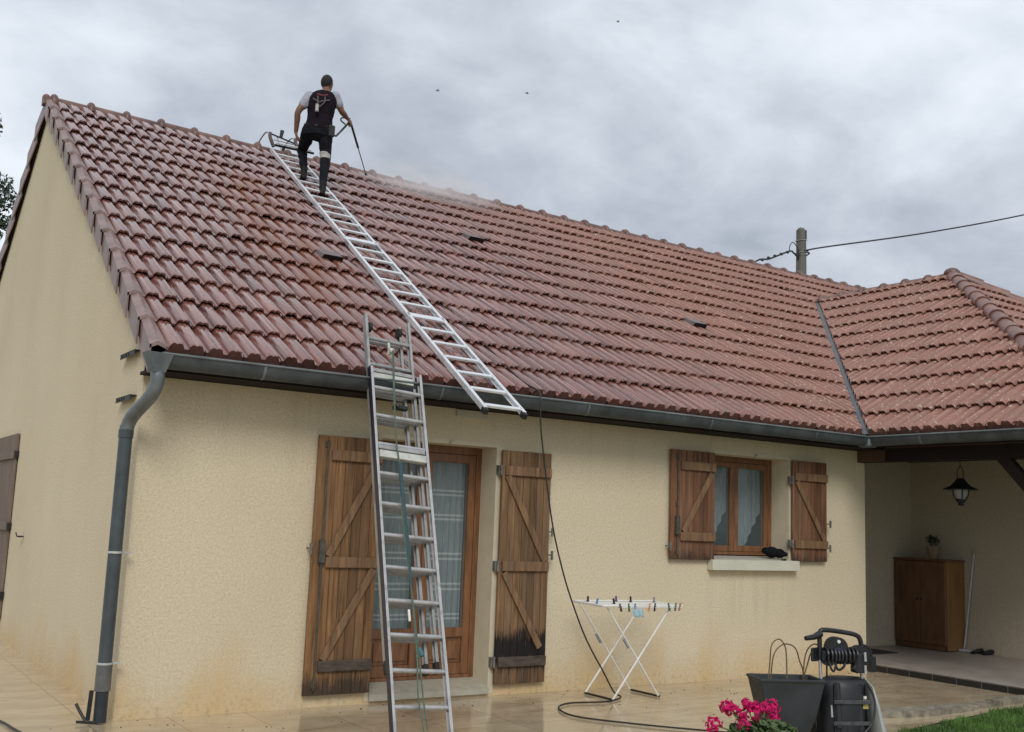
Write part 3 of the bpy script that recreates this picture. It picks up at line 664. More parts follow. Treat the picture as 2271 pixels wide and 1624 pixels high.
MB().tube(spline([(PX-.03, PY-.02, .015), (PX-.09, PY-.0, .02), (PX-.13, PY+.04, .08), (PX-.16, PY+.07, .14)], 4), [.012]*13, 8).tube([(PX-.02, PY-.03, .012), (PX-.16, PY+.02, .02)], .010, 6).bar((PX-.085, PY, .03), (PX-.075, PY, .24), .012, .03, (0, 1, 0)).build('foot_scraper', METAL_D, dp)

# ============================================================ things
def frame_pts(o, X, Y, Z):
    return lambda a, b, c: V(o)+V(X)*a+V(Y)*b+V(Z)*c
def rail_bar(p, q, wd, dp, wv):
    """C-shaped ladder stile: web plus two lips"""
    p, q = V(p), V(q); d = (q-p).normalized(); w_ = V(wv).normalized(); n_ = d.cross(w_).normalized(); m = MB()
    m.bar(p-w_*wd*.4, q-w_*wd*.4, wd*.2, dp, w_)
    for s_ in (-1, 1): m.bar(p+n_*s_*dp*.42+w_*wd*.08, q+n_*s_*dp*.42+w_*wd*.08, wd*.84, dp*.16, w_)
    return m
# ---- extension ladder leaning on the gutter
lad = empty('extension_ladder', (1.71, -1.72, 0), 'tall aluminium extension ladder with green rope standing on the paving and leaning on the gutter', 'ladder', 'aluminium ladders')
UP = V((.0729, .388, .918)).normalized(); WD = V((1, 0, 0)); WD = (WD-UP*WD.dot(UP)).normalized(); DN = WD.cross(UP)   # DN points to the viewer side
if DN.y > 0: DN = -DN
O = V((1.463, -1.70, .0)); PL = frame_pts(O, WD, UP, DN)
s0 = .02
secs = [(0.0, .475, 0.03, 3.06, .00), (.010, .430, .60, 3.62, -.062), (.036, .345, .60, 3.60, -.122)]
for k, (a0, wd, sa, sb, dn) in enumerate(secs):
    mt = ALU if k == 0 else ALU_D
    l_ = rail_bar(PL(a0+.010, sa, dn), PL(a0+.010, sb, dn), .023, .052, WD).build('rail', mt, lad, bevel=.002)
    rail_bar(PL(a0+wd-.010, sa, dn), PL(a0+wd-.010, sb, dn), .023, .052, -WD).build('rail', mt, lad, bevel=.002)
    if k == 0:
        MB().bar(PL(a0-.005, sa, dn), PL(a0-.005, sb, dn), .006, .050, WD).build('rail_shade_strip', RAILSHADE, l_)  # added strip: paints the outer rail face dark, as if mirroring dark ground
    s_ = .285
    while s_ < sb-.06:
        if s_ > sa+.04 and not (k and s_ < sa): 
            MB().tube([PL(a0+.016, s_, dn), PL(a0+wd-.016, s_, dn)], .0175, 10).build('rung', mt, lad, smooth=True)
        s_ += .2585
    for a in (a0+.013, a0+wd-.013):
        MB().bar(PL(a, sa-.055, dn), PL(a, sa+.03, dn), .034, .055, WD).build('foot', RUBBER, lad, bevel=.004)
for sc, a, b, dn in ((2.285, .028, .447, .012), (3.02, .030, .41, -.03)):
    MB().bar(PL(a, sc-.03, dn), PL(b, sc-.03, dn), .062, .045, UP).build('cross_plate', ALU_W, lad, bevel=.003)
    MB().bar(PL(a, sc+.035, dn-.01), PL(b, sc+.035, dn-.01), .035, .04, UP).build('cross_plate', ALU_D, lad, bevel=.003)
for a in (.058, .345): MB().tube([PL(a, 3.53, -.11), PL(a+.03, 3.53, -.11)], .045, 16).build('wall_wheel', RUBBER, lad, smooth=True)
MB().bar(PL(.20, 2.72, -.01), PL(.33, 2.72, -.01), .035, .04, UP).tube([PL(.20, 2.75, .02), PL(.23, 2.70, .03)], .015, 8).build('latch', BLACKP, lad, bevel=.004)
MB().tube([PL(.195, 3.33, .0), PL(.195, 3.22, .0)], .012, 8).tube([PL(.185, 3.25, .01), PL(.225, 3.25, .01)], .026, 12).build('pulley', ALU_W, lad, smooth=True)
r_ = [(.215, 3.25), (.20, 2.9), (.18, 2.45), (.195, 2.15), (.20, 1.75), (.215, 1.2), (.235, .7), (.245, .35), (.26, .12)]
MB().tube(spline([PL(a, s_, .035) for a, s_ in r_], 6), .0065, 6).build('rope', ROPE, lad, smooth=True)
r_ = [(.20, 3.22), (.185, 2.8), (.175, 2.4), (.19, 2.1), (.185, 1.7), (.21, 1.1), (.215, .65), (.20, .35), (.225, .10)]
MB().tube(spline([PL(a, s_, .045) for a, s_ in r_], 6), .0065, 6).build('rope', ROPE, lad, smooth=True)
r_ = [(.195, 2.2), (.195, 1.95), (.205, 1.55), (.212, 1.15)]
MB().tube(spline([PL(a, s_, .045) for a, s_ in r_], 6), [.009]+[.016]*14+[.012]*3+[.006], 8).build('rope_bundle', ROPEB, lad, smooth=True)
MB().tube([PL(.245, .70, .03), PL(.26, .64, .045)], .018, 8).build('cleat', simple('teal_plastic', (.05, .14, .15), .5), lad)
MB().tube([PL(.19, .99, .02), PL(.185, .90, .03)], .010, 8).build('cleat', WHITEP, lad)

# ---- roof ladder lying on the tiles
rl = empty('roof_ladder', (2.72, -.95, 2.5), 'long bright aluminium roof ladder lying on the tiles and hooked over the ridge', 'ladder', 'aluminium ladders')
A0 = V((2.53, -1.00, 2.498)); A1 = V((2.895, 5.60, 6.69)); dR = (A1-A0).normalized(); LR = (A1-A0).length
wR = V((1, 0, 0)); wR = (wR-dR*wR.dot(dR)).normalized(); nR = wR.cross(dR)
PR = frame_pts(A0, wR, dR, nR); WRL = .385
ALU_B = simple('bright_aluminium', (.80, .81, .82), .3, .45, .08, 12)
for (sa, sb, o_, wv) in ((0, LR*.52, .0, 0), (LR*.5, LR, .0, 0)):
    for a, sg in ((.0, 1), (WRL, -1)): rail_bar(PR(a, sa, .0), PR(a, sb, .0), .034, .05, wR*sg).build('rail', ALU_B, rl, bevel=.002)
s_ = .06; i = 0
while s_ < LR:
    wide = i in (6, 13)
    MB().bar(PR(.0 if not wide else -.02, s_, .012), PR(WRL if not wide else WRL+.03, s_, .012), .040 if not wide else .085, .026, dR).build('rung', ALU_B, rl, bevel=.004)
    MB().tube([PR(-.014, s_, .012), PR(-.011, s_, .012)], .012, 8).build('rung_plug', BLACKP, rl)
    s_ += .3125; i += 1
for a in (0, WRL): MB().bar(PR(a, -.03, -.01), PR(a, .03, -.01), .045, .05, wR).build('end_cap', METAL_D, rl, bevel=.004)
# ridge hook: two curved rubber-faced arms, light cross rods and wheels
hk = simple('brown_rubber_arm', (.085, .055, .05), .6, 0, .3, 20)
for k, (dx, sc) in enumerate(((0, 1.), (.385, .82))):
    b = A1+wR*dx; y0 = b.y
    pts = [(b.x-.0, 5.50, 6.70), (b.x-.02, 5.62, 6.93*1), (b.x-.01, 5.85, 6.99+.02*sc), (b.x-.02, 6.08, 6.93), (b.x-.02, 6.22, 6.70)]
    MB().tube(spline(pts[1:4], 5), .011, 8).build('hook_rod', ALU, rl, smooth=True)
    MB().tube(spline([pts[0], (b.x-.05, 5.53, 6.84), pts[1]], 5), .026, 8).build('hook_arm', hk, rl, smooth=True)
    MB().tube(spline([pts[3], pts[4]], 5), .026, 8).build('hook_arm', hk, rl, smooth=True)
hx = A1.x
MB().tube([(hx, 5.68, 6.95), (hx+.40, 5.72, 6.90)], .012, 8).build('hook_rod', METAL_D, rl)
MB().tube([(hx+.03, 5.60, 6.84), (hx+.36, 5.66, 6.86)], .008, 8).build('hook_rod', ALU, rl)
MB().tube([(hx+.12, 5.72, 6.94), (hx+.12, 5.50, 6.66)], .009, 8).build('hook_rod', ALU, rl)
MB().tube([(hx+.17, 5.70, 6.93), (hx+.185, 5.70, 7.04)], [.022, .030], 10).build('knob', BLACKP, rl, smooth=True)
MB().tube([(hx-.01, 5.42, 6.70), (hx+.58, 5.44, 6.72)], .018, 8).build('ridge_bar', METAL_D, rl)
MB().tube([(hx-.01, 5.38, 6.72), (hx+.52, 5.40, 6.74)], .012, 8).build('ridge_bar', ALU_B, rl)

# ---- worker on the roof ladder
VV = V((.377, .926, 0)).normalized(); RR = V((VV.y, -VV.x, 0)); PB = V((3.02, 4.2, 0))
def PP(a, b, zp):
    z = 1.578+(zp-1.578)*(1+b/13.65); return PB+RR*a*(1+b/13.65)+VV*b+V((0, 0, z))
def limb(mb, pts, n=14):
    pr = spline([p for p, r in pts], 6); rs = [r for p, r in pts]; R_ = []
    for i in range(len(pr)):
        t = i/6; k = min(int(t), len(rs)-2); f = t-k; R_.append(rs[k]*(1-f)+rs[k+1]*f)
    mb.tube(pr, R_, n); mb.ball(pr[0], R_[0]*.98, 12, 8); mb.ball(pr[-1], R_[-1]*.98, 12, 8)
def fused(mb, name, mat_, voxel, smooth_it, parent, fold=0):
    o = mb.build(name, mat_); bpy.context.view_layer.update()
    m = o.modifiers.new('r', 'REMESH'); m.mode = 'VOXEL'; m.voxel_size = voxel; m.use_smooth_shade = True
    s_ = o.modifiers.new('s', 'SMOOTH'); s_.iterations = smooth_it; s_.factor = .5
    dg = bpy.context.evaluated_depsgraph_get(); me = bpy.data.meshes.new_from_object(o.evaluated_get(dg)); o.modifiers.clear()
    old = o.data; o.data = me; bpy.data.meshes.remove(old)
    if not me.materials: me.materials.append(mat_)
    if fold:
        me.update(); nv = [v.normal.copy() for v in me.vertices]
        for v, n_ in zip(me.vertices, nv):
            q = v.co; f = NZ(V((q.x*11, q.y*11, q.z*17+q.x*9)))*.6+NZ(V((q.x*26, q.y*26, q.z*34)))*.3; v.co = q+n_*f*fold
    if parent is not None: put(o, parent)
    return o
from mathutils.noise import noise as NZ
SKIN = simple('tanned_skin', (.20, .10, .065), .55, 0, .15, 20, 0, (1, 1, 1), .3)
HAIR = simple('short_black_hair', (.012, .010, .009), .8, 0, .4, 60, .4)
VEST = simple('maroon_black_vest', (.010, .006, .010), .8, 0, .5, 9, .3, (1, 1, 1), .12)
TEE = simple('grey_white_tee', (.38, .38, .43), .85, 0, .12, 12, .2, (1, 1, 1), .12)
TROU = simple('black_work_trousers', (.010, .011, .015), .8, 0, .4, 12, .3, (1, 1, 1), .12)
BOOT = simple('dark_work_boot', (.022, .021, .020), .6, 0, .4, 30, .3, (1, 1, 1), .12)
WHITEC = simple('off_white_cloth', (.42, .40, .37), .85, 0, .12, 12, .2)
person = empty('person', PP(0, .05, 5.80), 'worker in dark vest and black trousers seen from behind on the roof ladder', 'person')
shL, elL, wrL = PP(-.145, .06, 7.045), PP(-.280, .03, 6.81), PP(-.290, .13, 6.53)
shR, elR, wrR = PP(.185, .08, 7.085), PP(.285, .12, 6.885), PP(.362, .28, 6.80)
hiL, knL, anL = PP(-.118, .02, 6.57), PP(-.188, .30, 6.30), PP(-.150, .25, 6.00)
hiR, knR, anR = PP(.092, .0, 6.58), PP(.108, .04, 6.25), PP(.103, -.12, 5.82)
neck, head = PP(.062, .10, 7.12), PP(.072, .13, 7.245)
def torso(mb, g=0., z0=6.50, z1=7.13):
    rows = [(6.50, -.014, .178, .108, .00), (6.58, -.012, .192, .118, .0), (6.68, .002, .165, .108, .01), (6.78, .010, .158, .102, .02), (6.90, .016, .178, .115, .04), (7.00, .022, .192, .120, .06), (7.07, .030, .172, .100, .08), (7.12, .048, .105, .075, .09), (7.15, .058, .065, .062, .10)]
    rr = [(PP(a, b, z), RR*(wa*.93+g), VV*(wb*.95+g)) for z, a, wa, wb, b in rows if z0 <= z <= z1]
    mb.loft(rr, 20)
def armpts(s, e, w_, g=0): return [(s, .058+g), (s.lerp(e, .5), .052+g), (e, .041+g), (e.lerp(w_, .35), .041+g), (w_, .027+g)]
body = MB(); torso(body, 0, 6.5, 7.2)
limb(body, armpts(shL, elL, wrL)); limb(body, armpts(shR, elR, wrR))
for h, k, a, in ((hiL, knL, anL), (hiR, knR, anR)):
    limb(body, [(h, .074), (h.lerp(k, .5), .062), (k, .044), (k.lerp(a, .35), .044), (a, .032)])
limb(body, [(neck-V((0, 0, .05)), .06), (neck, .055), (head-V((0, 0, .05)), .052)])
# head: skull, jaw, nose and ears; he looks up the slope to the right
hf = (VV*.85+RR*.52).normalized(); hs = V((hf.y, -hf.x, 0))
body.ball(head, (.078, .085, .105), 16, 12); body.ball(head+hf*.028+V((0, 0, -.05)), (.055, .06, .055), 12, 8)
body.ball(head+hf*.098+V((0, 0, -.012)), (.013, .016, .020), 8, 6)
for s_ in (-1, 1): body.ball(head+hs*s_*.080+V((0, 0, -.008)), (.012, .016, .028), 8, 6)
# hands: palm, four fingers and thumb closed round what they hold
def hand(mb, w_, d, grip, inner):
    d = V(d).normalized(); g_ = V(grip).normalized(); n_ = V(inner).normalized(); c = w_+d*.055
    mb.loft([(w_, g_*.024, n_*.018), (w_+d*.03, g_*.034, n_*.019), (w_+d*.075, g_*.040, n_*.016), (w_+d*.092, g_*.036, n_*.013)], 12)
    for k, ln in enumerate((.9, 1.05, 1., .8)):
        q = w_+d*.088+g_*(.030-.020*k); a = q+d*.026*ln+n_*.012; b = a+d*.004+n_*.026*ln; e = b-d*.02*ln+n_*.008
        mb.tube([q, a, b, e], [.0095, .0090, .0085, .0075], 8); mb.ball(e, .0075, 8, 6)
    q = w_+d*.03+g_*.03; a = q+d*.025+g_*.012+n_*.022; b = a+d*.026+n_*.018-g_*.004
    mb.tube([q, a, b], [.012, .011, .009], 8); mb.ball(b, .009, 8, 6)
hand(body, wrL, V((0, 0, -1))+RR*.25, VV, RR)
lance_top = PP(.385, .30, 6.80)
hand(body, wrR, (PP(.41, .32, 6.74)-wrR), V((0, 0, 1))*.6+VV*.5, RR*-.8+V((0, 0, -.5)))
for h, k, a, toe in ((hiL, knL, anL, 1), (hiR, knR, anR, 1)): pass
fdL, fdR = PP(-.165, .40, 5.925), PP(.088, .06, 5.735)
for a, t_ in ((anL, fdL), (anR, fdR)):
    body.ball(a+V((0, 0, -.02)), .04, 10, 8)
bd = fused(body, 'body', SKIN, .0085, 6, person)
MB().add([],[]); hm = MB(); hm.ball(head+V((0, 0, .012))-hf*.012, (.081, .088, .107), 18, 12)
hobj = hm.build('hair', HAIR, None, smooth=True)
bm = bmesh.new(); bm.from_mesh(hobj.data)
bmesh.ops.bisect_plane(bm, geom=bm.verts[:]+bm.edges[:]+bm.faces[:], plane_co=head+V((0, 0, -.012))+hf*.01, plane_no=(hf*.55+V((0, 0, -.9))).normalized(), clear_outer=True)
bm.to_mesh(hobj.data); bm.free(); put(hobj, person)
for s_ in (-1, 1): MB().ball(head+hf*.078+hs*s_*.030+V((0, 0, .012)), (.010, .010, .006), 8, 6).build('eye', BLACKP, person)
MB().ball(head+hf*.085+V((0, 0, -.048)), (.022, .018, .006), 8, 6).build('mouth', simple('lip', (.16, .06, .05), .6), person)
t = MB(); torso(t, .008, 6.60, 7.125)
for s_, e in ((shL, elL), (shR, elR)): limb(t, [(s_-V((0, 0, .0)), .070), (s_.lerp(e, .3), .068), (s_.lerp(e, .55), .066)])
fused(t, 'tee_shirt', TEE, .009, 4, person, .008)
t = MB(); torso(t, .020, 6.57, 7.125)
vest = fused(t, 'vest', VEST, .010, 5, person, .010)
t = MB(); torso(t, .016, 6.48, 6.69); t.ball(PP(-.012, .0, 6.50), (.10, .10, .06), 12, 8)
for h, k, a in ((hiL, knL, anL), (hiR, knR, anR)):
    limb(t, [(h, .104), (h.lerp(k, .5), .088), (k, .066), (k.lerp(a, .4), .060), (a+V((0, 0, .03)), .048)])
fused(t, 'trousers', TROU, .010, 4, person, .014)
# straps and tag on the back of the vest
stp = simple('vest_strap', (.10, .085, .085), .6, 0, .3, 30); bk = lambda a, z, o_=.0: PP(a, -.142+o_+(z-6.9)*.25, z)
MB().tube(spline([bk(-.10, 7.02, .03), bk(-.06, 7.00, .01), bk(-.02, 6.98), bk(.03, 7.0, .0), bk(.12, 7.02, .03)], 4), .009, 6).build('strap', stp, vest)
MB().tube(spline([bk(-.04, 7.06, .04), bk(-.035, 6.98), bk(-.045, 6.92)], 4), .008, 6).tube(spline([bk(.055, 7.06, .04), bk(.05, 6.98), bk(-.03, 6.90)], 4), .008, 6).build('strap', stp, vest)
MB().bar(bk(-.040, 6.94, -.012), bk(-.040, 6.855, -.012), .032, .012, RR).build('tag', WHITEC, vest, bevel=.003)
MB().bar(bk(-.040, 6.955, -.006), bk(-.040, 6.84, -.006), .05, .010, RR).build('strap', BLACKP, vest, bevel=.003)
MB().tube(spline([bk(-.05, 7.09, .055), bk(.02, 7.075, .035), bk(.09, 7.09, .055)], 4), .010, 6).build('red_collar_trim', simple('red_trim', (.22, .04, .045), .7), vest)
# harness belt and pouches
bl = MB(); pts = [PP(-.0+.185*math.cos(t_), .01+.125*math.sin(t_), 6.655) for t_ in [2*math.pi*k/24 for k in range(25)]]; bl.tube(pts, .011, 8); bl.build('belt', BLACKP, person)
MB().box(*[tuple(q) for q in (PP(.155, -.06, 6.58)-V((.03, .03, .06)), PP(.175, -.02, 6.64)+V((.02, .02, .02)))]).build('belt_pouch', simple('dark_pouch', (.03, .03, .03), .8), person, bevel=.01)
for nm, a, t_ in (('boot', anL, fdL), ('boot', anR, fdR)):
    b = MB(); hv = (t_-a); hv.z = 0; hv.normalize(); base = a+V((0, 0, -.065)); sv = V((hv.y, -hv.x, 0))
    sl = V((0, 0, 1)); b.loft([(a+V((0, 0, .075)), hv*.052, sv*.050), (a, hv*.050, sv*.044), (a+V((0, 0, -.05))+hv*.01, hv*.065, sv*.042), (a+V((0, 0, -.085))+hv*.03, hv*.09, sv*.042)], 14)
    b.loft([(a+hv*-.055+V((0, 0, -.07)), sv*.036, sl*.035), (a+hv*.03+V((0, 0, -.06)), sv*.042, sl*.045), (a+hv*.12+V((0, 0, -.068)), sv*.046, sl*.034), (a+hv*.175+V((0, 0, -.076)), sv*.036, sl*.024)], 14)
    fused(b, nm, BOOT, .008, 3, person)
# knee pad bandage on the lower leg
kq = [(knR+V((-.01, 0, .045)), .074), (knR, .071), (knR+(anR-knR)*.10, .067)]
t = MB(); t.loft([(p, RR*r, VV*r) for p, r in kq], 16); fused(t, 'knee_pad', WHITEC, .010, 2, person)

# ---- spray lance in his right hand
tip = V((4.205, 5.20, 6.50)); gr = PP(.405, .32, 6.765)
lance = empty('spray_lance', gr, 'black spray lance held down towards the ridge in the right hand of the worker', 'lance')
md = gr.lerp(tip, .48)
MB().tube([gr, md], .016, 10).build('grip_tube', BLACKP, lance, smooth=True)
MB().tube([md, tip], .008, 8).build('wand', simple('steel_wand', (.22, .22, .23), .35, .6, .2, 20), lance, smooth=True)
MB().tube([gr.lerp(tip, .975), tip], .018, 10).build('nozzle', BLACKP, lance, smooth=True)
q0 = PP(.23, .28, 6.535)
MB().tube(spline([gr, gr.lerp(q0, .5)+V((0, 0, -.004)), q0], 4), .014, 8).tube([q0, q0-RR*.05+V((0, 0, .012))], .013, 8).build('hose_inlet', BLACKP, lance, smooth=True)
MB().tube(spline([gr+V((0, 0, .03)), PP(.35, .32, 6.80), PP(.29, .30, 6.795), PP(.285, .30, 6.755), PP(.345, .31, 6.71)], 4), .010, 8).build('trigger_guard', BLACKP, lance, smooth=True)

# ---- high-pressure hose: from the worker down the tiles, over the gutter, onto the paving
R_ = lambda x, y, h=.045: (x, y, rz(y)+h*1.18)
hp = [PP(.18, .25, 6.53), PP(.17, .20, 6.10), R_(3.30, 4.6, .06), R_(3.26, 3.8, .03), R_(3.24, 2.6, .03), R_(3.30, 1.3, .036), R_(3.384, .52, .034), R_(3.39, -.2, .034), (3.40, -.50, 2.79), (3.385, -.585, 2.70), (3.40, -.59, 2.39), (3.54, -.60, 1.625), (3.675, -.60, 1.185),
      (3.81, -.60, .865), (3.98, -.60, .541), (4.20, -.59, .24), (4.36, -.54, .06), (4.38, -.62, .018), (4.10, -.735, .014), (3.75, -.68, .014), (3.50, -.85, .014), (3.40, -1.22, .014), (3.62, -1.62, .014), (3.96, -2.05, .014), (4.35, -2.45, .014), (4.72, -2.62, .02), (4.85, -2.62, .12)]
h_ = MB().tube(spline(hp, 7), .0075, 8).build('pressure_hose', simple('black_hose', (.018, .015, .012), .45, 0, .3, 30), None, smooth=True)
tag(h_, 'long thin black hose running down the tiles, over the gutter and looping on the paving', 'hose')
h_ = MB().tube(spline([(-.9, .9, .012), (-.74, .2, .012), (-.69, -.2, .012), (-.60, -.7, .012), (-.45, -1.4, .012)], 5), .009, 8).build('cable', simple('black_cable', (.02, .018, .018), .5), None, smooth=True)
tag(h_, 'short run of black cable on the paving in front of the gable wall', 'cable')

# ---- drying rack
rk = empty('drying_rack', (4.52, -.46, 0), 'white folding clothes drying rack standing open on the wet paving below the window', 'drying rack')
y0, y1, zt = -.27, -.68, .845
for y in (y0, y1):
    for (xa, xb) in ((4.235, 4.93), (4.80, 4.15)): MB().tube([(xa, y+(0 if xa < 4.5 else .012), .012), (xb, y+(0 if xa < 4.5 else .012), zt)], .0095, 8).build('leg', WHITEP, rk, smooth=True)
for x in (4.235, 4.80): MB().tube([(x, y0, .014), (x, y1, .014)], .010, 8).build('foot_bar', METAL_D, rk, smooth=True)
for y in (y0, y1): MB().tube([(4.42, y+.012, .47), (4.36, y+.012, .55)], .015, 8).build('joint', simple('grey_joint', (.3, .3, .29), .5), rk)
m = MB(); X0, X1 = 4.06, 5.04
m.tube([(X0, y0, zt+.02), (X1, y0, zt+.01), (X1, y1-.03, zt-.005), (X0, y1-.03, zt+.01), (X0, y0, zt+.02)], .011, 8); m.build('frame', WHITEP, rk, smooth=True)
for k in range(1, 7):
    y = y0+(y1-.03-y0)*k/7; MB().tube([(X0, y, zt+.014), (X1, y, zt+.003)], .0035, 6).build('drying_wire', WHITEP, rk)
MB().bar((4.25, y1-.035, zt+.004), (X1, y1-.035, zt-.003), .03, .028, (0, 0, 1)).build('front_bar', WHITEP, rk, bevel=.004)
pc = {'black': (.015, .015, .02), 'blue': (.10, .25, .42), 'purple': (.13, .07, .16), 'green': (.05, .12, .08), 'red-brown': (.35, .12, .06), 'orange': (.5, .22, .10), 'pale blue': (.35, .50, .58), 'grey': (.25, .25, .27)}
pg = [('blue', 4.03, -.52, 0), ('black', 4.12, -.30, 0), ('black', 4.17, y1-.03, 1), ('green', 4.30, y1-.03, 1), ('black', 4.27, -.55, 0), ('orange', 4.62, y1-.03, 1), ('black', 4.70, y1-.03, 1), ('black', 4.72, -.35, 0), ('green', 4.90, y1-.03, 1), ('grey', 4.98, -.45, 0), ('green', 5.02, y1-.03, 1), ('red-brown', 5.09, y1-.03, 1), ('purple', 4.55, -.30, 0), ('blue', 4.40, y1-.03, 1)]
place = {4.03: 'standing near the left end', 4.12: 'on the far wire near the left end', 4.17: 'hanging under the front bar at the left', 4.30: 'hanging left of the pale blue cloth', 4.27: 'lying on the wires above the cloth', 4.62: 'hanging under the middle of the front bar', 4.70: 'hanging just right of the orange one', 4.72: 'standing on the far wires in the middle', 4.86: 'on the far wires right of the middle', 4.90: 'under the front bar right of the middle', 4.98: 'on the wires towards the right end', 5.02: 'under the front bar towards the right end', 5.09: 'hanging at the far right of the front bar', 5.05: 'standing at the right end of the wires', 4.55: 'on the far wires left of the middle', 4.40: 'hanging on the pale blue cloth'}
for c_, x, y, hang in pg:
    px_ = x; x = 4.06+(x-3.93)*.817
    z = zt+.01; m = MB(); s_ = -1 if hang else 1; zz = z+s_*.012; sg = random.choice((-1, 1))
    a = V((x, y-.016*hang, z-s_*.02)); d = V((.3*sg*random.random(), 0, s_)).normalized()
    m.bar(a+V((-.006, -.005, 0)), a+V((-.012, -.008, 0))+d*.075, .010, .010, (1, 0, 0)); m.bar(a+V((.006, .005, 0)), a+V((.012, .008, 0))+d*.075, .010, .010, (1, 0, 0)); m.tube([a+d*.03+V((-.014, 0, 0)), a+d*.03+V((.014, 0, 0))], .007, 6)
    o = m.build('clothes_peg', simple('peg_'+c_, pc[c_], .45), None, bevel=.0015); tag(o, '%s clothes peg %s of the drying rack' % (c_, place[px_]), 'clothes peg', 'clothes pegs clipped to the drying rack')
cl_ = MB(); n = 14; vs = []
for i in range(n):
    for j in range(5): vs.append((4.40+.13*i/(n-1), y1-.056-.008*math.sin(i*1.3)-.004*j, zt-.02-.07*j/4*(1 if i not in (0, n-1) else .9)+.006*math.sin(i*.9)))
cl_.add(vs, [(i*5+j, i*5+j+1, (i+1)*5+j+1, (i+1)*5+j) for i in range(n-1) for j in range(4)])
o = cl_.build('cloth', simple('pale_blue_cloth', (.33, .47, .52), .9, 0, .15, 20), None, smooth=True); sm = o.modifiers.new('t', 'SOLIDIFY'); sm.thickness = .003
tag(o, 'small pale blue cloth pegged over the front bar of the drying rack', 'cloth')

# ---- planter with bent canes
pl = empty('planter', (4.36, -2.73, 0), 'large dark grey tapered square planter holding bare bent canes beside the pressure washer', 'planter')
PLM = simple('dark_grey_planter', (.022, .027, .030), .55, 0, .3, 6, .1)
def tap(c0, h0, z0, c1, h1, z1, th=.0):
    return [V((c0[0]+sx*h0[0], c0[1]+sy*h0[1], z0)) for sx, sy in ((-1, -1), (1, -1), (1, 1), (-1, 1))]+[V((c1[0]+sx*h1[0], c1[1]+sy*h1[1], z1)) for sx, sy in ((-1, -1), (1, -1), (1, 1), (-1, 1))]
PA, PBk = V((4.57-4.07, -2.79+2.54, 0)).normalized(), None; PBk = V((-PA.y, PA.x, 0)); PC_ = V((4.32, -2.665, 0))+PBk*.16+PA*.055
rc_ = lambda hx_, hy_, z: [PC_+PA*(sx*hx_)+PBk*(sy*hy_)+V((0, 0, z)) for sx, sy in ((-1, -1), (1, -1), (1, 1), (-1, 1))]
vs = rc_(.135, .09, 0)+rc_(.20, .12, .18)+rc_(.255, .155, .44)+rc_(.265, .165, .445)+rc_(.265, .165, .465)+rc_(.24, .14, .465)+rc_(.215, .12, .34)
fs = [(3, 2, 1, 0)]+[(i+4*k, (i+1) % 4+4*k, (i+1) % 4+4*k+4, i+4*k+4) for k in range(6) for i in range(4)]
MB().add(vs, fs).build('pot', PLM, pl, bevel=.008)
MB().add(rc_(.225, .125, .39), [(0, 1, 2, 3)]).build('soil', simple('dark_soil', (.02, .016, .012), .95, 0, .4, 30, .6), pl)
cane = simple('brown_cane', (.13, .085, .04), .6, 0, .3, 20)
def arch(pts): return spline([(x+(.02 if x < 4.5 else -.0), -2.55, z) for x, z in pts], 6)
for pts in ([(4.21, .36), (4.236, .57), (4.256, .71), (4.335, .755), (4.403, .705), (4.425, .598), (4.43, .36)], [(4.24, .36), (4.247, .45), (4.278, .631), (4.361, .706), (4.457, .711), (4.553, .672), (4.596, .577), (4.634, .50), (4.629, .36)],
            [(4.637, .38), (4.645, .553), (4.684, .66), (4.761, .705), (4.83, .69)], [(4.64, .45), (4.69, .56), (4.728, .637), (4.80, .675), (4.84, .67)]):
    MB().tube(arch(pts), .0055, 6).build('cane', cane, pl, smooth=True)

# ---- pressure washer
pw = empty('pressure_washer', (4.9, -2.7, 0), 'black upright pressure washer with carrying handle and hose reel beside the dark planter', 'pressure washer')
WX = lambda a, b, z: V((4.895, -2.725, 0))+RR*a*.94+VV*b+V((0, 0, z))      # a right, b away, in the machine's frame
def ax(x): return (x-4.88)*.96
BK = simple('matte_black_plastic', (.010, .011, .013), .5, 0, .35, 8, .1)
rings = [(0.02, .215, .16), (.12, .215, .16), (.28, .205, .15), (.40, .198, .13), (.45, .18, .11), (.47, .14, .08)]
MB().loft([(WX(.0, 0, z), (RR+VV*.0)*w_*1.0, VV*d_) for z, w_, d_ in rings], 24).build('body', BK, pw, smooth=True)
for k, (a, za, zb) in enumerate(((-.12, .10, .44), (-.03, .06, .42), (.08, .06, .42))): MB().bar(WX(a, -.150, za), WX(a*.95, -.105, zb), .045, .03, RR).build('front_rib', BK, pw, bevel=.008)
for k in range(7): MB().bar(WX(-.15+.05*k, -.140, .05+.02*(k % 3)), WX(-.14+.047*k, -.105, .43), .012, .02, RR).build('front_rib', BK, pw, bevel=.004)
for zz in (.14, .30): MB().bar(WX(-.17, -.155, zz), WX(.17, -.155, zz), .03, .012, (0, 0, 1)).build('hose_strap', simple('worn_grey_strap', (.05, .052, .055), .6, 0, .5, 25), pw, bevel=.003)
MB().tube(spline([WX(.16, -.10, .44), WX(.21, -.13, .32), WX(.17, -.17, .16), WX(.05, -.18, .05), WX(-.08, -.2, .02)], 5), .008, 6).build('power_cord', BLACKP, pw, smooth=True)
for a, za, zb in ((-.165, .18, .27), (.155, .12, .21)): MB().bar(WX(a, -.115, za), WX(a, -.105, zb), .014, .012, RR).build('silver_rod', ALU, pw)
lb = MB().bar(WX(.125, -.128, .245), WX(.125, -.118, .315), .058, .012, RR).build('label_plate', simple('yellow_label', (.42, .36, .10), .5, 0, .3, 60), pw, bevel=.003)
MB().tube([WX(.13, -.12, .32), WX(.13, -.12, .34)], .014, 8).build('button', WHITEP, pw)
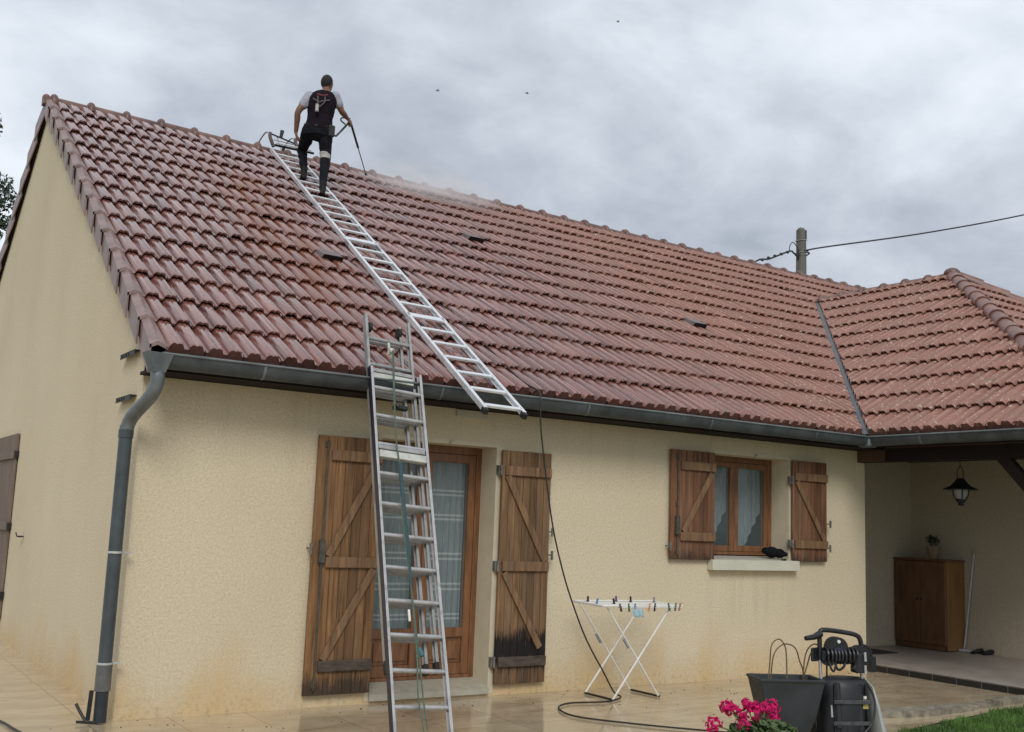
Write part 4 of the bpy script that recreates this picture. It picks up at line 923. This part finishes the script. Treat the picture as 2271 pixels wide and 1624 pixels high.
for a in (-.21, .165): MB().tube([WX(a+.01, .0, .44), WX(a, .0, .66)], .013, 10).build('handle_tube', ALU, pw, smooth=True)
MB().tube([WX(-.145, 0, .45), WX(-.145, 0, .62)], .007, 8).build('rod', BLACKP, pw)
MB().tube(spline([WX(-.205, 0, .60), WX(-.21, 0, .74), WX(-.205, 0, .815), WX(-.15, 0, .828), WX(.0, 0, .815), WX(.12, 0, .795), WX(.16, 0, .765), WX(.175, 0, .70)], 5), .019, 10).build('handle', BLACKP, pw, smooth=True)
MB().tube([WX(-.20, 0, .80), WX(-.27, -.02, .775), WX(-.36, -.04, .765)], [.028, .024, .018], 10).build('gun_grip', BLACKP, pw, smooth=True)
MB().tube([WX(-.065, -.045, .69), WX(-.065, .03, .69)], .088, 24).build('reel_disc', BK, pw, smooth=True)
MB().tube([WX(-.062, -.055, .745), WX(-.062, -.044, .745)], .013, 10).build('reel_knob', WHITEP, pw)
MB().tube([WX(-.065, -.06, .65), WX(-.065, -.03, .65)], .055, 16).build('reel_hub', simple('blue_black', (.02, .02, .05), .5), pw, smooth=True)
MB().bar(WX(-.21, -.02, .63), WX(.15, -.02, .615), .09, .07, (0, 0, 1)).build('cross_bar', BK, pw, bevel=.012)
m = MB()
for k in range(9):
    a0 = -.17+.033*k; m.tube([WX(a0+.004*math.sin(k), -.02+.055*math.cos(t_), .635+.06*math.sin(t_)) for t_ in [2*math.pi*i/18 for i in range(19)]], .0095, 6)
m.tube(spline([WX(-.16, -.06, .60), WX(-.15, -.08, .54), WX(-.12, -.07, .52), WX(-.10, -.06, .56)], 4), .009, 6); m.build('coiled_hose', simple('coiled_black_hose', (.014, .014, .015), .4), pw, smooth=True)
MB().tube([WX(.15, -.05, .64), WX(.15, .03, .64)], .075, 20).build('reel_disc', BK, pw, smooth=True)
MB().tube([WX(-.145, -.055, .60), WX(-.145, .01, .60)], .045, 16).build('side_knob', BK, pw, smooth=True)
MB().bar(WX(.06, -.06, .56), WX(.11, -.06, .52), .05, .05, RR).build('valve_block', BK, pw, bevel=.008)
MB().box(tuple(WX(-.285, -.02, .585)), tuple(WX(-.20, .04, .69))).build('hose_connector', BK, pw, bevel=.008)
MB().tube([WX(.125, -.03, .66), WX(.125, -.03, .51)], [.055, .06], 14).box(tuple(WX(.10, -.05, .52)), tuple(WX(.20, .06, .70))).build('motor_block', BK, pw, bevel=.008)
MB().bar(WX(.155, -.085, .67), WX(.16, -.085, .60), .018, .01, RR).bar(WX(.157, -.085, .57), WX(.16, -.085, .50), .018, .01, RR).build('silver_trim', ALU, pw)
MB().tube(spline([WX(.17, 0, .72), WX(.235, -.01, .70), WX(.265, -.01, .62), WX(.26, -.01, .55)], 5), .010, 8).bar(WX(.265, 0, .63), WX(.275, 0, .51), .05, .05, RR).build('cable_loop', BLACKP, pw)
MB().tube(spline([WX(-.10, -.05, .60), WX(-.09, -.06, .545), WX(-.06, -.06, .53), WX(-.02, -.06, .56), WX(-.01, -.05, .60)], 4), .010, 8).build('cable_loop', BLACKP, pw)
sh = simple('pale_grey_shell', (.36, .38, .36), .5, 0, .1, 8)
MB().loft([(WX(.20, .05, .46), RR*.012, VV*.06), (WX(.245, .05, .40), RR*.022, VV*.11), (WX(.285, .05, .24), RR*.045, VV*.13), (WX(.335, .05, .02), RR*.06, VV*.14)], 14).build('side_shell', sh, pw, smooth=True)
for a, b in ((-.22, .10), (.24, .10)): MB().tube([WX(a-.02, b, .09), WX(a+.02, b, .09)], .09, 20).build('wheel', RUBBER, pw, smooth=True)

# ---- pot of pink geraniums in front
fp = empty('geranium_pot', (3.35, -3.35, 0), 'bright pink geraniums flowering in a dark pot in front of the planter', 'potted plant')
MB().lathe((3.40, -3.28, 0), [(.0, .0), (.17, .0), (.21, .10), (.235, .20), (.245, .235), (.225, .235), (.20, .20), (.0, .20)], 28).build('pot', simple('dark_pot', (.035, .04, .045), .5, 0, .3, 6), fp, smooth=True)
PET = simple('magenta_petal', (.50, .006, .10), .6, 0, .5, 40, 0, (1, 1, 1), .15); LEAF = simple('geranium_leaf', (.06, .10, .03), .6, 0, .5, 20); STEM = simple('green_stem', (.07, .12, .03), .6)
rf = random.Random(5)
for (x, z, y, r) in ((3.02, .315, -3.20, .062), (3.13, .42, -3.20, .045), (3.20, .40, -3.18, .05), (3.305, .435, -3.22, .036), (3.36, .375, -3.24, .062), (3.24, .30, -3.26, .055), (3.55, .385, -3.16, .045), (3.635, .375, -3.14, .058), (3.59, .32, -3.20, .045), (3.42, .40, -3.18, .038), (3.28, .36, -3.20, .042)):
    c = V((x, y, z)); f = MB()
    for k in range(70):
        d = V((rf.gauss(0, 1), rf.gauss(0, 1), rf.gauss(.15, 1))).normalized(); p = c+d*r*rf.uniform(.65, 1.12); a = d.orthogonal().normalized(); a.rotate(Matrix.Rotation(rf.uniform(0, 6.28), 3, d)); b = d.cross(a); q = rf.uniform(.010, .018)
        f.add([p-a*q+d*.003, p-b*q*.8, p+a*q+d*.004, p+b*q*.8], [(0, 1, 2), (0, 2, 3)])
    f.build('flower_head', PET, fp)
    MB().tube(spline([(3.38+rf.uniform(-.06, .06), -3.28, .20), ((x+3.38)/2, (y-3.28)/2, (z+.2)/2), (x, y, z)], 4), .0045, 6).build('stem', STEM, fp)
f = MB()
for k in range(420):
    t_ = rf.uniform(0, 6.28); rr_ = .25*math.sqrt(rf.random()); p = V((3.42+rr_*math.cos(t_)*1.0, -3.27+rr_*.75*math.sin(t_), .225+rf.uniform(-.01, .13)*(1-rr_*2.2)+.0)); d = V((rf.gauss(0, .6), rf.gauss(0, .6), 1)).normalized(); a = d.orthogonal().normalized(); b = d.cross(a); q = rf.uniform(.018, .036)
    n = 7; vs = [p-d*.006]+[p+(a*math.cos(6.28*i/n)+b*math.sin(6.28*i/n))*q*(1 if i % 2 else .85) for i in range(n)]; f.add(vs, [(0, 1+i, 1+(i+1) % n) for i in range(n)])
f.build('foliage', LEAF, fp)

# ---- things on the window sill
g_ = MB(); g_.ball((7.12, .06, 1.355), (.085, .07, .065), 12, 8).ball((7.20, .02, 1.345), (.07, .06, .055), 12, 8).tube([(7.17, .0, 1.35), (7.27, -.03, 1.335)], [.03, .026], 8).tube([(7.17, .03, 1.37), (7.27, .02, 1.36)], [.025, .02], 8).ball((7.05, .09, 1.37), (.05, .045, .04), 10, 7)
o = fused(g_, 'work_gloves', simple('black_glove', (.008, .009, .011), .85, 0, .4, 30, .3, (1, 1, 1), .1), .009, 2, None); tag(o, 'pair of crumpled black work gloves lying on the window sill', 'gloves')
o = MB().loft([(V((7.20, -.045, 1.272)), V((.045, 0, 0)), V((0, .02, 0))), (V((7.20, -.045, 1.290)), V((.04, 0, 0)), V((0, .017, 0)))], 12).build('small_black_case', BLACKP, None, smooth=True); tag(o, 'small flat black case lying in front of the gloves on the sill', 'case')

# ---- porch: lantern, cabinet, potted plant, broom, shoes, mat
ln = empty('lantern', (9.6, -.69, 2.66), 'black iron lantern with a wide conical cap hanging under the porch roof', 'lantern')
c = (9.6, -.69, 0)
MB().tube([(9.6, -.69, 2.665), (9.6, -.69, 2.47)], .005, 6).tube(spline([(9.6, -.69, 2.47), (9.6, -.65, 2.40), (9.6, -.655, 2.30)], 4), .006, 6).tube(spline([(9.6, -.69, 2.47), (9.6, -.73, 2.40), (9.6, -.725, 2.30)], 4), .006, 6).build('chain', METAL_D, ln)
MB().lathe(c, [(.0, 2.325), (.045, 2.315), (.075, 2.27), (.12, 2.225), (.205, 2.185), (.205, 2.178), (.0, 2.19)], 24).build('cap', METAL_D, ln, smooth=True)
MB().lathe(c, [(.085, 2.18), (.08, 2.12), (.045, 2.06)], 16).build('glass_shade', simple('milky_glass', (.30, .31, .30), .2), ln, smooth=True)
for k in range(4):
    t_ = math.pi/4+k*math.pi/2; MB().tube([(9.6+.092*math.cos(t_), -.69+.092*math.sin(t_), 2.18), (9.6+.086*math.cos(t_), -.69+.086*math.sin(t_), 2.11), (9.6+.045*math.cos(t_), -.69+.045*math.sin(t_), 2.04)], .007, 6).build('cage_bar', METAL_D, ln)
MB().lathe(c, [(.0, 2.07), (.06, 2.065), (.05, 2.03), (.03, 2.02), (.035, 1.99), (.0, 1.985)], 16).build('base', METAL_D, ln, smooth=True)
cb = empty('cabinet', (11.1, .82, .08), 'dark brown two-door wooden cabinet standing against the porch wall', 'cabinet')
CW = simple('brown_cabinet_wood', (.15, .072, .032), .5, 0, .35, 3, .1, (3, 3, .6)); CW2 = simple('orange_cabinet_side', (.24, .12, .04), .5, 0, .25, 3, .1, (3, 3, .6))
MB().box((10.93, .42, .09), (11.325, 1.238, 1.275)).build('carcass', CW2, cb, bevel=.004); MB().box((10.885, .40, 1.275), (11.328, 1.245, 1.30)).build('top', CW, cb, bevel=.004)
MB().box((10.915, .43, .09), (10.93, 1.235, .15)).build('plinth', CW, cb)
for ya, yb in ((.435, .826), (.832, 1.232)):
    d_ = MB().box((10.905, ya, .16), (10.93, yb, 1.265)); d_.box((10.893, ya+.002, .162), (10.905, ya+.06, 1.263)).box((10.893, yb-.06, .162), (10.905, yb-.002, 1.263)).box((10.894, ya+.06, .162), (10.905, yb-.06, .23)).box((10.894, ya+.06, 1.19), (10.905, yb-.06, 1.263))
    d_ = d_.build('door', CW, cb, bevel=.003); yy = ya+.03 if ya > .8 else yb-.03; MB().ball((10.88, yy, .75), .014, 8, 6).build('knob', METAL_D, d_)
pp_ = empty('potted_plant', (11.1, .75, 1.30), 'small dark leafy plant in a pale tapered pot on top of the cabinet', 'potted plant')
MB().lathe((11.1, .75, 1.30), [(0, 0), (.05, 0), (.075, .10), (.088, .17), (.078, .17), (0, .14)], 18).build('pot', simple('pale_clay_pot', (.26, .19, .12), .7), pp_, smooth=True)
f = MB()
for k in range(260):
    d = V((rf.gauss(0, 1), rf.gauss(0, 1), rf.gauss(.3, .9))).normalized(); p = V((11.1, .75, 1.55))+V((d.x*.10, d.y*.10, d.z*.085))*rf.uniform(.4, 1.1); a = d.orthogonal().normalized(); b = d.cross(a); q = .016; f.add([p-a*q, p-b*q*.5, p+a*q, p+b*q*.5], [(0, 1, 2, 3)])
f.build('foliage', simple('dark_leaf', (.015, .03, .012), .6, 0, .4, 30), pp_)
br = empty('mop', (11.27, .40, .08), 'grey-handled floor mop leaning on the porch wall beside the cabinet', 'mop')
MB().tube([(11.24, .39, .12), (11.305, .255, 1.40)], .012, 8).build('handle', simple('blue_grey_tube', (.48, .52, .53), .4, .1), br, smooth=True); MB().tube([(11.305, .255, 1.40), (11.307, .25, 1.44)], .015, 8).build('end_cap', simple('tan_cap', (.45, .35, .18), .5), br)
MB().box((11.16, .26, .082), (11.27, .52, .115)).build('head', simple('white_mop_head', (.5, .48, .5), .8), br, bevel=.01)
for k, (x, y) in enumerate(((11.20, .17), (11.24, .04))):
    s_ = MB().loft([(V((x-.12, y, .10)), V((0, .035, 0)), V((0, 0, .02))), (V((x-.05, y, .105)), V((0, .045, 0)), V((0, 0, .024))), (V((x+.04, y, .115)), V((0, .04, 0)), V((0, 0, .034))), (V((x+.10, y, .115)), V((0, .032, 0)), V((0, 0, .034)))], 12).build('shoe', simple('black_shoe', (.012, .012, .014), .5), None, smooth=True)
    tag(s_, ('black shoe next to the mop head on the porch floor', 'black shoe farther from the mop on the porch floor')[k], 'shoe', 'black shoes on the porch floor')
o = MB().box((9.42, .56, .0815), (10.05, 1.10, .092)).build('door_mat', simple('dark_mat', (.02, .018, .018), .95, 0, .3, 50, .5), None, bevel=.003); tag(o, 'dark rectangular door mat on the porch floor at the house corner', 'door mat')

# ---- utility pole and overhead cable
up_ = empty('utility_pole', (22.35, 12.9, 0), 'grey concrete utility pole with wire bands rising behind the roof', 'pole')
PC = simple('weathered_concrete_pole', (.14, .135, .115), .85, 0, .35, 3, .3, (1, 1, .4))
c = V((22.36, 12.9, 0)); m = MB()
for x_, y_ in ((0, 0),):
    hw, hd = .12, .10; vs = []
    for z, k in ((-.2, 1.5), (10.55, 1.0), (10.72, .98), (10.80, .5)): vs += [c+V((sx*hw*k, sy*hd*k, z)) for sx, sy in ((-1, -1), (1, -1), (1, 1), (-1, 1))]
    m.add(vs, [(i+4*k, (i+1) % 4+4*k, (i+1) % 4+4*k+4, i+4*k+4) for k in range(3) for i in range(4)]+[(12, 13, 14, 15)])
m.build('shaft', PC, up_, bevel=.01); MB().box(tuple(c+V((.085, -.118, 10.45))), tuple(c+V((.115, -.10, 10.72)))).build('groove', BLACKP, up_)
for z in (10.40, 10.02, 9.95): MB().tube([c+V((sx*.132, sy*.112, z+sx*.02)) for sx, sy in ((-1, -1), (1, -1), (1, 1), (-1, 1), (-1, -1))], .014, 6).build('steel_band', ALU_D, up_)
MB().box(tuple(c+V((-.165, -.03, 9.78))), tuple(c+V((-.118, .03, 10.06)))).build('insulator', BLACKP, up_, bevel=.01); MB().tube([c+V((.11, -.08, 10.05)), c+V((.20, -.1, 10.10))], .02, 8).build('insulator', BLACKP, up_)
cbm = simple('overhead_cable', (.03, .032, .036), .6)
q = [c+V((.12, -.06, 9.92)), c+V((.26, -.1, 10.03)), c+V((.44, -.15, 10.20)), V((28, 12.2, 11.60)), V((34.6, 11.5, 13.62)), V((50, 10, 18.7))]
o = MB().tube(spline(q, 6), .024, 8).build('overhead_cable', cbm, None, smooth=True); tag(o, 'dark overhead cable running from the pole up to the right', 'cable', 'overhead cables')
q = [c+V((-.14, 0, 9.85)), c+V((-.35, 0, 9.96)), c+V((-.53, 0, 9.97)), V((21.0, 12.9, 9.60)), V((20.2, 12.9, 9.25)), V((17.5, 12.0, 6.9))]
mm_ = MB().tube(spline(q, 6), .026, 8)
for k in range(5): p = V((21.75-.27*k, 12.9, 9.93-.105*k)); mm_.ball(p, (.07, .04, .045), 8, 6)
o = mm_.tube(spline([c+V((-.53, 0, 9.97)), c+V((-.50, 0, 10.15)), c+V((-.38, 0, 10.28)), c+V((-.22, 0, 10.2)), c+V((-.13, 0, 10.08))], 5), .014, 6).build('overhead_cable', cbm, None, smooth=True); tag(o, 'knotted overhead cable dropping from the pole down behind the roof', 'cable', 'overhead cables')

# ---- birds far off
bs = simple('dark_bird', (.26, .28, .31), .8)
for k, (x, y, z, lb_) in enumerate(((52.86, 60, 45.33, 'highest'), (35.28, 60, 34.25, 'leftmost'), (43.56, 60, 36.24, 'middle'))):
    b = empty('bird', (x, y, z), '%s of the three tiny dark birds far off in the cloudy sky' % lb_, 'bird', 'birds in the sky')
    MB().loft([(V((x-.16, y, z)), V((0, .02, 0)), V((0, 0, .02))), (V((x-.05, y, z)), V((0, .06, 0)), V((0, 0, .06))), (V((x+.10, y, z+.01)), V((0, .05, 0)), V((0, 0, .05))), (V((x+.20, y, z+.02)), V((0, .02, 0)), V((0, 0, .02)))], 8).build('body', bs, b, smooth=True)
    for s_ in (-1, 1): MB().add([V((x+.06, y, z+.03)), V((x-.04, y, z+.03)), V((x-.02, y+s_*.17, z+.09)), V((x+.03, y+s_*.12, z+.08))], [(0, 1, 2, 3)]).build('wing', bs, b)

# ---- tree beyond the gable
def tree(o_, lab, cx, cy, h, rad, seed, nclump, per):
    r = random.Random(seed); t = empty('tree', (cx, cy, 0), lab, 'tree', 'trees beyond the gable')
    bark = simple('bark', (.06, .045, .035), .9, 0, .4, 6, .4); lf = simple('tree_leaf', (.030, .050, .020), .6, 0, .5, 1.5)
    m = MB(); m.tube(spline([(cx, cy, 0), (cx+.1, cy, h*.3), (cx-.1, cy, h*.6), (cx, cy, h*.85)], 6), [.28-.22*i/18 for i in range(19)], 10); cs = []
    for i in range(nclump):
        a = r.uniform(0, 6.28); zz = h*r.uniform(.38, .98); rr2 = rad*math.sqrt(r.random())*math.sqrt(max(.08, 1-((zz/h-.62)/.42)**2)); p = V((cx+rr2*math.cos(a), cy+rr2*math.sin(a), zz)); cs.append(p)
        q = V((cx, cy, zz*.72)); m.tube([q, q.lerp(p, .6)+V((0, 0, .15)), p], [.05, .03, .012], 5)
    m.build('trunk', bark, t); vs = []; fs = []
    for p in cs:
        rc = r.uniform(.25, .6)
        for k in range(per):
            d = V((r.gauss(0, 1), r.gauss(0, 1), r.gauss(0, .8))).normalized()*rc*r.random()**.4; c_ = p+d; a = V((r.gauss(0, 1), r.gauss(0, 1), r.gauss(0, 1))).normalized(); b = a.orthogonal().normalized(); s_ = r.uniform(.07, .14); k0 = len(vs)
            vs += [c_-a*s_, c_-b*s_*.5, c_+a*s_, c_+b*s_*.5]; fs.append((k0, k0+1, k0+2, k0+3))
    mesh_obj('crown', vs, fs, lf, t)
tree(0, 'green leafy tree whose crown shows at the left edge beyond the gable', -.55, 32, 15.9, 3.9, 11, 230, 130)

m = MB(); rd = random.Random(9)
for k in range(150):
    x = rd.uniform(-.6, 8.4); y = -abs(rd.gauss(0, .7))-.05
    if y < -2.0: continue
    q = rd.uniform(.002, .007); m.ball((x, y, q*.4), (q*rd.uniform(.8, 1.8), q, q*.6), 5, 4)
o = m.build('debris', simple('moss_and_grit', (.07, .055, .03), .9, 0, .6, 30), None); tag(o, 'dark grit and moss crumbs washed onto the wet paving', 'debris', kind='stuff')

# ---- water mist drifting from the lance along the ridge
def mist(cs):
    t = bpy.data.materials.new('water_mist'); t.use_nodes = True; n = t.node_tree; n.nodes.clear()
    o_ = n.nodes.new('ShaderNodeOutputMaterial'); v = n.nodes.new('ShaderNodeVolumePrincipled'); n.links.new(v.outputs[0], o_.inputs['Volume'])
    v.inputs['Color'].default_value = (1, 1, 1, 1); v.inputs['Anisotropy'].default_value = .0
    tc_ = n.nodes.new('ShaderNodeTexCoord'); no = n.nodes.new('ShaderNodeTexNoise'); no.inputs['Scale'].default_value = 2.2; no.inputs['Detail'].default_value = 3; n.links.new(tc_.outputs['Object'], no.inputs[0])
    ln_ = n.nodes.new('ShaderNodeVectorMath'); ln_.operation = 'LENGTH'; n.links.new(tc_.outputs['Object'], ln_.inputs[0])
    fa = n.nodes.new('ShaderNodeMapRange'); n.links.new(ln_.outputs['Value'], fa.inputs[0]); fa.inputs[1].default_value = 1; fa.inputs[2].default_value = .15; fa.inputs[3].default_value = 0; fa.inputs[4].default_value = 1
    nr = n.nodes.new('ShaderNodeMapRange'); n.links.new(no.outputs[0], nr.inputs[0]); nr.inputs[1].default_value = .35; nr.inputs[2].default_value = .7; nr.inputs[3].default_value = .15; nr.inputs[4].default_value = 1
    mu = n.nodes.new('ShaderNodeMath'); mu.operation = 'MULTIPLY'; n.links.new(fa.outputs[0], mu.inputs[0]); n.links.new(nr.outputs[0], mu.inputs[1])
    m2 = n.nodes.new('ShaderNodeMath'); m2.operation = 'MULTIPLY'; n.links.new(mu.outputs[0], m2.inputs[0]); m2.inputs[1].default_value = 3.6; n.links.new(m2.outputs[0], v.inputs['Density'])
    o = MB().ball((0, 0, 0), 1, 24, 14).build('water_mist', t, None, smooth=True)
    o.location = (5.35, 5.28, 6.55); o.scale = (1.42, .60, .36); o.rotation_euler = (0, 0, math.radians(2))
    o['label'] = 'thin white water mist drifting along the ridge from the lance'; o['kind'] = 'stuff'; o['category'] = 'mist'
mist(0)
